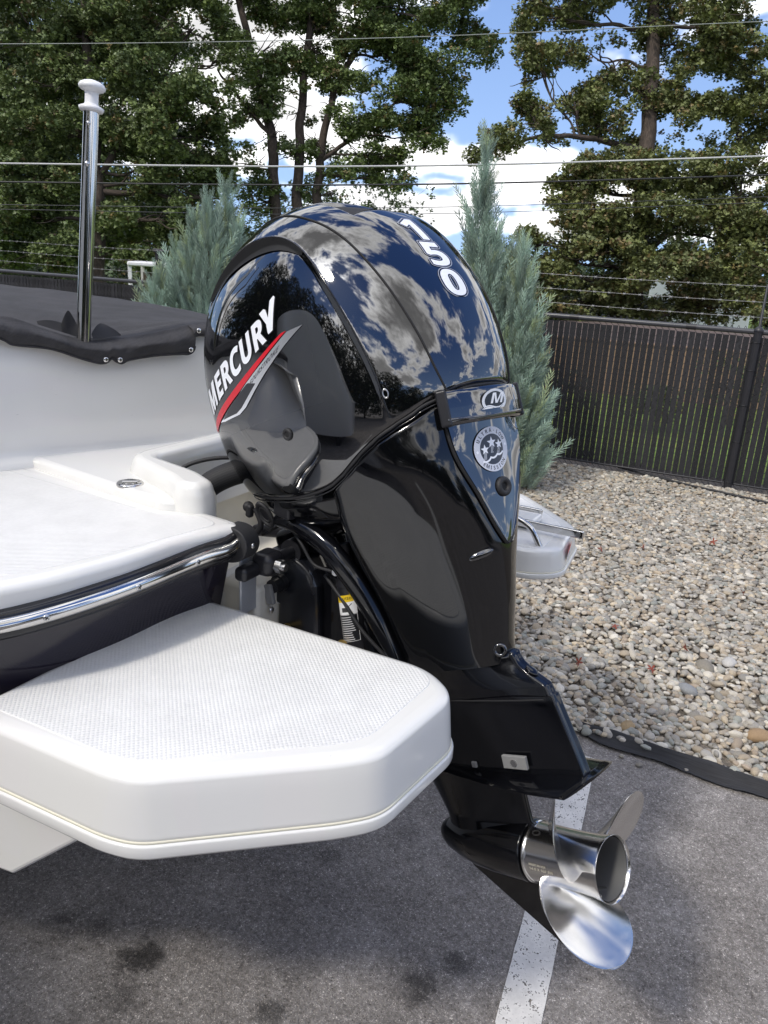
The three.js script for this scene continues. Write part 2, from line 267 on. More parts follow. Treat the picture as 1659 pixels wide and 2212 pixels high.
  // lower cowling below the joint
  const gl = grid(240, 80, (a, e) => { const az = a * 2 * Math.PI, i = Math.round(a * NA), el = lerp(els[i] - 0.035, -Math.PI / 2 + 0.01, e), p = shellHit(az, el), n = F0n(p.x, p.y, p.z); const q = p.addScaledVector(n, -0.003 - 0.01 * Math.max(0, 1 - e * 14)); const fl = lerp(0.742, 0.68, sst(-0.58, -0.4, q.x)); if (q.y < fl) q.y = fl - (fl - q.y) * 0.12; const k = sst(-0.36, -0.29, q.x); q.z *= 1 - 0.14 * k; q.x = lerp(q.x, -0.34 + (q.x + 0.34) * 0.8, k); return q; }, true);
  const low = part(motor, 'lower_cowling', gl, paint2M);
  // white trim ring bead right under the seal
  const bead = []; for (let i = 0; i < 160; i++) { const p = shellHit(i / 160 * 2 * Math.PI, els[Math.round(i / 160 * NA)] - 0.04), n = F0n(p.x, p.y, p.z); bead.push(p.addScaledVector(n, -0.002)); }
  part(low, 'rim_bead', tube(bead, 0.0016, 320, 8, true), paint2M);
  // flush plug on the flank and the small hole aft
  { const p = onShell(-0.334, 0.889, 1, -flankDepth(-0.334, 0.889) + 0.001), n = F0n(p.x, p.y, p.z); const gg = new THREE.TorusGeometry(0.0085, 0.0035, 10, 28); gg.applyQuaternion(new THREE.Quaternion().setFromUnitVectors(V3(0, 0, 1), n)); gg.translate(p.x, p.y, p.z); part(cowl, 'plug', gg, rubberM); const c = new THREE.CircleGeometry(0.007, 20); c.applyQuaternion(new THREE.Quaternion().setFromUnitVectors(V3(0, 0, 1), n)); c.translate(p.x + n.x * 0.001, p.y + n.y * 0.001, p.z + n.z * 0.001); part(cowl, 'plug_hole', c, matteM); }
  { const p = onShell(-0.137, 0.914, 1, 0.0008), n = F0n(p.x, p.y, p.z); const gg = new THREE.TorusGeometry(0.006, 0.0015, 8, 24); gg.scale(0.75, 1.25, 1); gg.applyQuaternion(new THREE.Quaternion().setFromUnitVectors(V3(0, 0, 1), n)); gg.translate(p.x, p.y, p.z); part(cowl, 'fastener', gg, boltM); }

  // ---- printed decals, laid 0.7 mm over the paint
  const U0 = -0.66, U1 = -0.235, V0 = 0.925, V1 = 1.165;
  const mk = (x, w, h, side) => {
    const X = (u, v) => [(side > 0 ? (u - U0) : (U1 - u)) / (U1 - U0) * w, (V1 - v) / (V1 - V0) * h];
    const poly = (pts, fill) => { x.fillStyle = fill; x.beginPath(); pts.forEach(([u, v], i) => { const q = X(u, v); i ? x.lineTo(q[0], q[1]) : x.moveTo(q[0], q[1]); }); x.closePath(); x.fill(); };
    const text = (s, bl, br, tl, font, fill, cap) => { // affine map of a text line onto three corners
      x.save(); x.font = `${font}`; x.textBaseline = 'alphabetic'; const wd = x.measureText(s).width; let B = X(...bl), R = X(...br), T = X(...tl);
      x.transform((R[0] - B[0]) / wd, (R[1] - B[1]) / wd, -(T[0] - B[0]) / cap, -(T[1] - B[1]) / cap, B[0], B[1]); x.fillStyle = fill; x.fillText(s, 0, 0); if (cap > 50) { x.strokeStyle = fill; x.lineWidth = 3.5; x.strokeText(s, 0, 0); } x.restore();
    };
    if (side > 0) {
      text('MERCUR', [-0.618, 0.981], [-0.339, 1.067], [-0.622, 1.031], 'bold 100px sans-serif', '#e9ecf2', 73);
      poly([[-0.350, 1.121], [-0.336, 1.126], [-0.330, 1.123], [-0.3245, 1.106], [-0.316, 1.136], [-0.305, 1.142], [-0.302, 1.138], [-0.316, 1.080], [-0.329, 1.076], [-0.331, 1.080], [-0.332, 1.096]], '#e9ecf2');
    } else {
      text('MERCURY', [-0.618, 0.981].map((q, i) => i ? 1.07 : -0.31), [-0.62, 0.978], [-0.31, 1.13], 'bold 100px sans-serif', '#e9ecf2', 73);
    }
    poly([[-0.645, 0.953], [-0.6, 0.97], [-0.496, 1.0005], [-0.428, 1.0225], [-0.356, 1.0465], [-0.296, 1.0685], [-0.283, 1.069], [-0.329, 1.0485], [-0.394, 1.022], [-0.462, 0.996], [-0.565, 0.9635], [-0.63, 0.944]], '#c8202e');
    const gr = x.createLinearGradient(...X(-0.57, 0.96), ...X(-0.25, 1.07)); gr.addColorStop(0, '#eef0f4'); gr.addColorStop(0.3, '#c9ccd3'); gr.addColorStop(1, '#75777c');
    poly([[-0.572, 0.9585], [-0.548, 0.963], [-0.498, 0.9785], [-0.425, 1.0085], [-0.361, 1.0325], [-0.316, 1.0515], [-0.282, 1.067], [-0.245, 1.069], [-0.319, 1.031], [-0.362, 1.009], [-0.4, 0.9885], [-0.445, 0.964], [-0.473, 0.956], [-0.543, 0.9555]], gr);
    poly([[-0.553, 0.9605], [-0.427, 1.006], [-0.42, 1.0065], [-0.395, 1.0], [-0.43, 0.982], [-0.46, 0.967], [-0.484, 0.9605]], 'rgba(36,36,40,0.95)');
    if (side > 0) text('FOURSTROKE', [-0.42, 0.998], [-0.312, 1.039], [-0.414, 1.008], 'italic bold 40px sans-serif', '#26272c', 30);
    else text('FOURSTROKE', [-0.312, 1.039], [-0.42, 0.998], [-0.308, 1.049], 'italic bold 40px sans-serif', '#26272c', 30);
  };
  for (const s of [1, -1]) {
    const t = canvasTex(1400, 800, (x, w, h) => mk(x, w, h, s));
    const dg = grid(90, 60, (a, b) => { const u = s > 0 ? lerp(U0, U1, a) : lerp(U1, U0, a), v = lerp(V0, V1, b); return onShell(u, v, s, -flankDepth(u, v) + 0.0016); });
    part(cowl, 'side_decal', dg, std(1, 1, 1, 0.25, { map: t, transparent: true, side: THREE.DoubleSide }), 'white lettering over a red stripe and a silver blade');
  }
  { // 150 down the spine
    const t = canvasTex(560, 1024, (x, w, h) => {
      x.textAlign = 'center'; x.textBaseline = 'alphabetic'; x.lineJoin = 'round';
      [['1', 0.335], ['5', 0.655], ['0', 0.985]].forEach(([c, y]) => { x.save(); x.translate(w / 2 - 20, y * h - 6); x.transform(1.5, 0, 0.03, 1, 0, 0); x.font = 'bold 395px sans-serif'; x.lineWidth = 50; x.strokeStyle = '#9fa2ac'; x.strokeText(c, 0, 0); x.lineWidth = 36; x.strokeStyle = '#1a1c26'; x.strokeText(c, 0, 0); x.fillStyle = '#eceef6'; x.fillText(c, 0, 0); x.lineWidth = 10; x.strokeStyle = '#eceef6'; x.strokeText(c, 0, 0); x.restore(); });
    });
    const dg = grid(40, 90, (a, b) => { const z = lerp(0.052, -0.048, a), v = lerp(1.062, 1.248, b); const u = bis(q => F0(q, v, z), uc, 0.1); const n = F0n(u, v, z); return V3(u, v, z).addScaledVector(n, 0.0009); });
    part(cowl, 'number_decal', dg, std(1, 1, 1, 0.25, { map: t, transparent: true, side: THREE.DoubleSide }), 'white number 150 running down the spine');
  }
}

// ---- leg cover below the cowling: closed sections by height, aft centre to front centre
const legSec = [
  [0.385, [[-0.128, 0], [-0.134, 0.02], [-0.148, 0.038], [-0.175, 0.056], [-0.215, 0.072], [-0.26, 0.083], [-0.32, 0.085], [-0.35, 0.05], [-0.36, 0]]],
  [0.42, [[-0.125, 0], [-0.131, 0.022], [-0.146, 0.042], [-0.172, 0.062], [-0.215, 0.08], [-0.26, 0.092], [-0.32, 0.095], [-0.352, 0.055], [-0.36, 0]]],
  [0.5, [[-0.104, 0], [-0.111, 0.026], [-0.128, 0.05], [-0.157, 0.073], [-0.205, 0.094], [-0.26, 0.108], [-0.325, 0.112], [-0.36, 0.065], [-0.37, 0]]],
  [0.56, [[-0.0905, 0], [-0.0985, 0.03], [-0.116, 0.057], [-0.146, 0.083], [-0.198, 0.108], [-0.26, 0.124], [-0.328, 0.128], [-0.365, 0.075], [-0.378, 0]]],
  [0.62, [[-0.0795, 0], [-0.087, 0.035], [-0.104, 0.066], [-0.135, 0.096], [-0.19, 0.124], [-0.26, 0.141], [-0.335, 0.144], [-0.375, 0.085], [-0.388, 0]]],
  [0.70, [[-0.074, 0], [-0.078, 0.043], [-0.091, 0.083], [-0.12, 0.118], [-0.178, 0.149], [-0.25, 0.167], [-0.33, 0.17], [-0.372, 0.1], [-0.385, 0]]],
  [0.78, [[-0.072, 0], [-0.076, 0.05], [-0.087, 0.097], [-0.115, 0.136], [-0.168, 0.172], [-0.23, 0.196], [-0.298, 0.205], [-0.345, 0.12], [-0.36, 0]]],
];
for (const v of [0.86, 0.93]) { const ua = bis(q => F0(q, v, 0), uc, 0.1); legSec.push([v, [0, 0.0055, 0.018, 0.046, 0.1, 0.17, 0.24].map((d, i) => [ua - d, i ? bis(t => F0(ua - d, v, t), 0, 0.3) - 0.003 : 0]).concat([[-0.35, 0.12], [-0.37, 0]])]); }
function secPt(k, s) { const [v, pts] = legSec[k]; const x = Math.abs(s) * (pts.length - 1), i = Math.min(Math.floor(x), pts.length - 2), t = x - i, q = j => { if (j < 0) return [pts[-j][0], -pts[-j][1]]; if (j >= pts.length) { const m = pts[2 * (pts.length - 1) - j]; return [m[0], -m[1]]; } return pts[j]; }; const c = (a, b, d, e) => 0.5 * (2 * b + (d - a) * t + (2 * a - 5 * b + 4 * d - e) * t * t + (3 * b - a - 3 * d + e) * t ** 3); const [p0, p1, p2, p3] = [q(i - 1), q(i), q(i + 1), q(i + 2)]; return [c(p0[0], p1[0], p2[0], p3[0]), c(p0[1], p1[1], p2[1], p3[1])]; }
function legPt(v, s, lift = 0) { // s: 0 aft centre, +1 front centre by port, -1 by starboard
  let k = 0; while (k < legSec.length - 2 && v > legSec[k + 1][0]) k++;
  const K = i => clamp(i, 0, legSec.length - 1), v1 = legSec[k][0], v2 = legSec[k + 1][0], v0 = legSec[K(k - 1)][0], v3 = legSec[K(k + 2)][0], t = clamp((v - v1) / (v2 - v1), 0, 1), h = v2 - v1;
  const A = [secPt(K(k - 1), s), secPt(k, s), secPt(k + 1, s), secPt(K(k + 2), s)];
  const H = j => { const m1 = (A[2][j] - A[0][j]) / (v2 - v0) * h, m2 = (A[3][j] - A[1][j]) / (v3 - v1) * h; return (2 * t ** 3 - 3 * t * t + 1) * A[1][j] + (t ** 3 - 2 * t * t + t) * m1 + (-2 * t ** 3 + 3 * t * t) * A[2][j] + (t ** 3 - t * t) * m2; };
  const p = V3(H(0), v, H(1) * Math.sign(s || 1));
  if (lift) { const a = legPt(v, s + 0.01), b = legPt(v, s - 0.01), c = legPt(v + 0.004, s), d = legPt(v - 0.004, s); const n = a.sub(b).cross(c.sub(d)).normalize(); if (n.dot(V3(p.x + 0.25, 0, p.z)) < 0) n.negate(); p.addScaledVector(n, lift); }
  return p;
}
function legTop(s) { let v = 0.88; for (let i = 0; i < 8; i++) { const p = legPt(v, s); v = seamV(p.x) - 0.0085; } return Math.abs(s) > 0.9 ? Math.min(v, 0.775) : v; }
{
  const g = grid(260, 150, (a, b) => { const s = a * 2 - 1, vt = legTop(s); const p = legPt(lerp(0.385, vt, b), s); if (b > 0.985) { const k = (b - 0.985) / 0.015; p.x = lerp(p.x, -0.25, 0.03 * k); p.z *= 1 - 0.04 * k; } return p; }, true);
  const leg = part(motor, 'leg_cover', g, legM, 'tall glossy black leg cover narrowing downwards');
  // V shaped panel on the aft face with its raised border
  const vHalf = v => v > 0.845 ? 0.28 : 0.276 * Math.pow(clamp((v - 0.607) / 0.24, 0, 1), 0.62);
  const pan = grid(60, 80, (a, b) => { const v = lerp(0.609, 0.872, b), e = a * 2 - 1, s = e * vHalf(v); const dish = 0.004 - 0.012 * (1 - Math.pow(Math.abs(e), 3)) * sst(0.61, 0.7, v) * 0.0 - 0.0; return legPt(v, s, dish + 0.004 * (Math.abs(e) ** 6)); });
  const vp = part(leg, 'aft_panel', pan, paintM);
  const ed = [];
  for (let i = 0; i <= 30; i++) { const v = lerp(0.872, 0.61, i / 30); ed.push(legPt(v, vHalf(v) * 1.03, 0.004)); } for (let i = 1; i <= 30; i++) { const v = lerp(0.61, 0.872, i / 30); ed.push(legPt(v, -vHalf(v) * 1.03, 0.004)); }
  part(vp, 'panel_border', tube(ed, 0.0032, 160, 8), matteM);
  // concave inner bowl edge
  const ed2 = []; for (let i = 0; i <= 30; i++) { const v = lerp(0.835, 0.632, i / 30); ed2.push(legPt(v, vHalf(v - 0.014) * 0.8, 0.006)); }
  // latch handle bar across the panel with the round emblem
  const lg = grid(60, 14, (a, b) => { const s = lerp(-0.29, 0.29, a), th = b * 2 * Math.PI, h = 0.031, d = 0.011; const p = legPt(0.868 + 0.0 * a, s, 0.012); const c = Math.cos(th), q = Math.sin(th), sg = Math.sign; const ex = Math.sign(c) * Math.abs(c) ** 0.5 * d, ey = Math.sign(q) * Math.abs(q) ** 0.4 * h; const n = legPt(0.868, s, 0.013).sub(legPt(0.868, s, 0.012)).normalize(); return p.addScaledVector(n, ex).add(V3(0, ey, 0)); });
  const latch = part(motor, 'latch_handle', lg, paintM, 'black latch bar across the aft face with a round silver emblem');
  for (const e of [-1, 1]) { const p = legPt(0.868, 0.29 * e, 0.012); const bx = new RoundedBoxGeometry(0.022, 0.064, 0.02, 2, 0.004); bx.rotateY(-e * 0.95); bx.translate(p.x, p.y, p.z); part(latch, 'handle_end', bx, satinM); }
  { const lip = []; for (let i = 0; i <= 20; i++) lip.push(legPt(0.846, lerp(-0.285, 0.285, i / 20), 0.0235)); part(latch, 'grip_edge', tube(lip, 0.0028, 60, 8), paintM); }
  const patch = (v0, v1, s0, s1, lift, w, h, draw, name, label, parent) => {
    const t = canvasTex(w, h, draw); const dg = grid(30, 30, (a, b) => legPt(lerp(v0, v1, b), lerp(s0, s1, a), lift)); return part(parent, name, dg, std(1, 1, 1, 0.25, { map: t, transparent: true, side: THREE.DoubleSide }), label);
  };
  // emblem: ring, slanted M, wave
  patch(0.846, 0.892, 0.1, -0.065, 0.0245, 512, 512, (x, w, h) => {
    x.fillStyle = '#15161a'; x.beginPath(); x.ellipse(w / 2, h * 0.5, w * 0.44, h * 0.46, 0, 0, 7); x.fill();
    x.strokeStyle = '#dfe2e6'; x.lineWidth = 46; x.beginPath(); x.ellipse(w / 2, h * 0.48, w * 0.39, h * 0.41, 0, 0, 7); x.stroke();
    x.fillStyle = '#f2f4f6'; x.font = 'italic bold 290px sans-serif'; x.textAlign = 'center'; x.fillText('M', w * 0.55, h * 0.58);
    x.beginPath(); x.moveTo(20, h * 0.8); x.quadraticCurveTo(w * 0.2, h * 0.55, w * 0.42, h * 0.68); x.quadraticCurveTo(w * 0.66, h * 0.8, w * 0.84, h * 0.58); x.lineTo(w * 0.82, h * 0.7); x.quadraticCurveTo(w * 0.62, h * 0.9, w * 0.42, h * 0.82); x.quadraticCurveTo(w * 0.22, h * 0.72, 20, h * 0.8); x.fill();
    x.strokeStyle = '#222'; x.lineWidth = 7; x.beginPath(); x.moveTo(40, h * 0.77); x.quadraticCurveTo(w * 0.22, h * 0.62, w * 0.42, h * 0.75); x.quadraticCurveTo(w * 0.62, h * 0.86, w * 0.8, h * 0.66); x.stroke();
  }, 'emblem', 'round silver emblem with a slanted letter over waves', latch);
  // emission sticker
  patch(0.741, 0.825, 0.135, -0.1, 0.0065, 640, 640, (x, w, h) => {
    const cx = w / 2, cy = h / 2; x.fillStyle = '#c9ccd6'; x.beginPath(); x.arc(cx, cy, w * 0.49, 0, 7); x.fill();
    x.fillStyle = '#30323c'; x.beginPath(); x.arc(cx, cy, w * 0.335, 0, 7); x.fill();
    const arc = (s, a0, a1, r, flip) => { x.font = 'bold 74px sans-serif'; x.fillStyle = '#24262e'; x.textAlign = 'center'; x.textBaseline = 'middle'; [...s].forEach((c, i) => { const a = lerp(a0, a1, i / (s.length - 1)); x.save(); x.translate(cx + r * Math.cos(a), cy + r * Math.sin(a)); x.rotate(a + (flip ? -Math.PI / 2 : Math.PI / 2)); x.fillText(c, 0, 0); x.restore(); }); };
    arc('ULTRA·LOW', -2.6, -0.55, w * 0.41, false); arc('EMISSION', 2.35, 0.75, w * 0.41, true);
    const star = (sx, sy, r, col) => { x.fillStyle = col; x.beginPath(); for (let i = 0; i < 10; i++) { const a = -Math.PI / 2 + i * Math.PI / 5, q = i % 2 ? r * 0.42 : r; x[i ? 'lineTo' : 'moveTo'](sx + q * Math.cos(a), sy + q * Math.sin(a)); } x.closePath(); x.fill(); };
    x.strokeStyle = '#d8dbe4'; x.lineWidth = 7; for (const [sx, sy] of [[190, 330], [330, 250], [440, 290]]) for (let k = 0; k < 3; k++) { x.beginPath(); x.moveTo(sx - 10 + k * 16, sy); x.lineTo(sx - 40 + k * 18, sy + 120); x.stroke(); }
    star(190, 310, 74, '#eef0f6'); star(320, 225, 84, '#eef0f6'); star(455, 262, 72, '#eef0f6'); star(60, 330, 30, '#eef0f6'); star(590, 280, 30, '#eef0f6');
    x.font = 'bold 62px sans-serif'; x.fillStyle = '#111'; x.textAlign = 'center'; x.fillText('FOR', 380, 330);
    x.strokeStyle = '#eef0f6'; x.lineWidth = 26; x.beginPath(); x.moveTo(120, 470); x.quadraticCurveTo(220, 500, 270, 430); x.quadraticCurveTo(340, 460, 400, 400); x.quadraticCurveTo(460, 430, 520, 370); x.stroke();
  }, 'emission_sticker', 'round silver emission sticker with three stars', vp);
  // water outlet ring
  { const p = legPt(0.712, -0.015, 0.006), q = new THREE.Quaternion().setFromUnitVectors(V3(0, 0, 1), V3(0.98, -0.05, 0.1).normalize()); const r = new THREE.TorusGeometry(0.0125, 0.0062, 12, 28); r.applyQuaternion(q); r.translate(p.x, p.y, p.z); const out = part(leg, 'water_outlet', r, rubberM); const c = new THREE.CircleGeometry(0.011, 20); c.applyQuaternion(q); c.translate(p.x + 0.001, p.y, p.z); part(out, 'outlet_hole', c, matteM); }
  // slanted drain scoop and access plug low on the port side
  { const p = legPt(0.6, 0.22, 0.0015), g2 = new THREE.SphereGeometry(1, 24, 12); g2.scale(0.024, 0.0075, 0.004); g2.rotateZ(0.2); g2.rotateY(0.78); g2.translate(p.x, p.y, p.z); part(leg, 'drain_scoop', g2, paintM); }
  { const p = legPt(0.412, 0.14, 0.002), n = V3(0.6, 0, 0.8); const r = new THREE.TorusGeometry(0.01, 0.0035, 8, 24); r.applyQuaternion(new THREE.Quaternion().setFromUnitVectors(V3(0, 0, 1), n)); r.translate(p.x, p.y, p.z); part(leg, 'access_plug', r, paintM); }
}
// ---- drive shaft housing with its stepped trailing edge
const loft = (secs, n, close = true) => { // secs: [v, [[u,w]...half outline aft centre -> front centre]]
  const full = secs.map(([v, pts]) => { const c = new THREE.CatmullRomCurve3([...pts.slice(1, -1).map(p => V3(p[0], v, p[1])).reverse(), V3(pts[0][0], v, 0), ...pts.slice(1, -1).map(p => V3(p[0], v, -p[1])), V3(pts.at(-1)[0], v, 0)], true, 'centripetal', 0.5); return c.getPoints(n); });
  const g = grid(n, full.length - 1, (a, b) => full[Math.round(b * (full.length - 1))][Math.round(a * n)], true);
  return g;
};
const capRing = (pts, v) => { const s = new THREE.Shape(pts.map(p => new THREE.Vector2(p.x, p.z))); const g = new THREE.ShapeGeometry(s); g.rotateX(Math.PI / 2); g.translate(0, v, 0); return g; };
{
  const row = (v, ua, uf, hw) => [v, [[ua, 0], [ua, 0.0118], [ua - 0.006, 0.0142], [lerp(ua, uf, 0.35), hw * 0.86], [lerp(ua, uf, 0.6), hw], [lerp(ua, uf, 0.88), hw * 0.72], [uf, 0]]];
  const dense = []; const key = [[0.168, -0.012, -0.445, 0.047], [0.185, -0.014, -0.443, 0.047], [0.24, -0.0265, -0.435, 0.048], [0.3, -0.041, -0.425, 0.05], [0.322, -0.046, -0.42, 0.052], [0.3235, -0.052, -0.42, 0.054], [0.338, -0.056, -0.415, 0.056], [0.343, -0.06, -0.413, 0.058], [0.36, -0.0855, -0.4, 0.063], [0.38, -0.107, -0.385, 0.07], [0.392, -0.114, -0.375, 0.075], [0.402, -0.116, -0.365, 0.078], [0.405, -0.13, -0.35, 0.055]];
  for (const k of key) dense.push(row(...k));
  const hs = part(motor, 'drive_shaft_housing', loft(dense, 160), paint2M);
  // parting line strips and the raised button on the sloping shoulder
  { const q = V3(-0.0865, 0.366, 0), g = new THREE.SphereGeometry(0.0135, 20, 10); g.scale(1, 0.22, 0.8); g.rotateZ(-0.72); g.translate(q.x, q.y, q.z); part(hs, 'shoulder_button', g, paint2M); }
  { const pts = []; for (let i = 0; i <= 20; i++) { const u = lerp(-0.05, -0.39, i / 20), t = i / 20, w = 0.052 * Math.sin(Math.PI * Math.min(1, 0.12 + t * 0.8)) ** 0.5; pts.push(V3(u, 0.3225 - 0.02 * t * t, w)); } part(hs, 'parting_line', tube(pts, 0.0016, 60, 6), matteM); }
  // sacrificial anode and two small tabs above the plate, port side
  { const a = new RoundedBoxGeometry(0.052, 0.0255, 0.008, 2, 0.0015); a.rotateY(0.1); a.translate(-0.135, 0.202, 0.0455); const an1 = part(hs, 'anode', a, anodeM, 'grey sacrificial anode block above the plate'); const s = new THREE.CylinderGeometry(0.0065, 0.0065, 0.003, 20); s.rotateX(Math.PI / 2); s.translate(-0.135, 0.202, 0.0505); part(an1, 'screw', s, boltM); }
  { const a = new RoundedBoxGeometry(0.012, 0.012, 0.006, 2, 0.002); a.translate(-0.235, 0.187, 0.05); part(hs, 'water_intake_tab', a, anodeM); }
}
// ---- anti ventilation plate
{
  const out = [[-0.475, 0], [-0.435, 0.034], [-0.36, 0.056], [-0.25, 0.074], [-0.16, 0.083], [-0.07, 0.086], [-0.012, 0.083]];
  const c = bez(out.map(p => V3(p[0], 0, p[1])), 40), N = c.length - 1;
  const st = u => { let i = 0; while (i < N - 1 && c[i + 1].x < u) i++; const t = clamp((u - c[i].x) / (c[i + 1].x - c[i].x), 0, 1); return lerp(c[i].z, c[i + 1].z, t); };
  const f = (a, b, sgn) => { const e = b * 2 - 1, hwEnd = st(-0.012), w0 = e; const aft = 0.004 - 0.016 * e * e; const u = lerp(-0.475, aft, a ** 0.9), hw = Math.max(0.0005, st(Math.min(u + (0.004 - aft) * a, -0.012))); const droop = -0.009 * Math.pow(Math.abs(e) * hw / 0.085, 2) - 0.003 * a; const th = 0.0042 * (1 - Math.abs(e) ** 8 * 0.85) * (a > 0.985 ? 0.5 : 1); return V3(u, 0.176 + droop + sgn * th, e * hw); };
  const top = grid(80, 24, (a, b) => f(a, b, 1)), bot = grid(80, 24, (a, b) => f(a, b, -1)), rim = grid(24, 1, (a, b) => f(1, a, b ? 1 : -1)), r1 = grid(80, 1, (a, b) => f(a, 0, b ? 1 : -1)), r2 = grid(80, 1, (a, b) => f(a, 1, b ? 1 : -1));
  part(motor, 'anti_ventilation_plate', merge([top, bot, rim, r1, r2]), paint2M);
}
// ---- gear case: strut, bullet, skeg
{
  const row = (v, ua, uf, hw) => [v, [[ua, 0], [ua, 0.004], [ua - 0.01, 0.009], [lerp(ua, uf, 0.35), hw * 0.8], [lerp(ua, uf, 0.6), hw], [lerp(ua, uf, 0.9), hw * 0.62], [uf, 0]]];
  const strut = loft([row(0.03, -0.15, -0.38, 0.044), row(0.055, -0.155, -0.388, 0.036), row(0.062, -0.163, -0.392, 0.034), row(0.1, -0.165, -0.41, 0.032), row(0.14, -0.166, -0.428, 0.034), row(0.174, -0.166, -0.445, 0.038)], 120);
  const prof = [[-0.418, 0.0004], [-0.412, 0.014], [-0.4, 0.025], [-0.378, 0.037], [-0.34, 0.048], [-0.3, 0.0555], [-0.25, 0.0592], [-0.2, 0.0602], [-0.172, 0.06], [-0.167, 0.0585], [-0.1665, 0.04]].map(p => new THREE.Vector2(p[1], p[0]));
  const bl = new THREE.LatheGeometry(prof, 64); bl.rotateZ(-Math.PI / 2);
  const gc = part(motor, 'gear_case', merge([strut, bl]), paint2M, 'black bullet shaped gear case');
  const sk = new THREE.Shape(); sk.moveTo(-0.385, -0.02); sk.lineTo(-0.34, -0.066); sk.lineTo(-0.155, -0.176); sk.quadraticCurveTo(-0.128, -0.192, -0.112, -0.192); sk.quadraticCurveTo(-0.108, -0.16, -0.118, -0.12); sk.lineTo(-0.14, -0.04); sk.lineTo(-0.2, 0); sk.closePath();
  const sg = new THREE.ExtrudeGeometry(sk, { depth: 0.006, bevelEnabled: true, bevelThickness: 0.003, bevelSize: 0.002, bevelSegments: 3 }); sg.translate(0, 0, -0.003);
  part(gc, 'skeg', sg, paint2M);
}
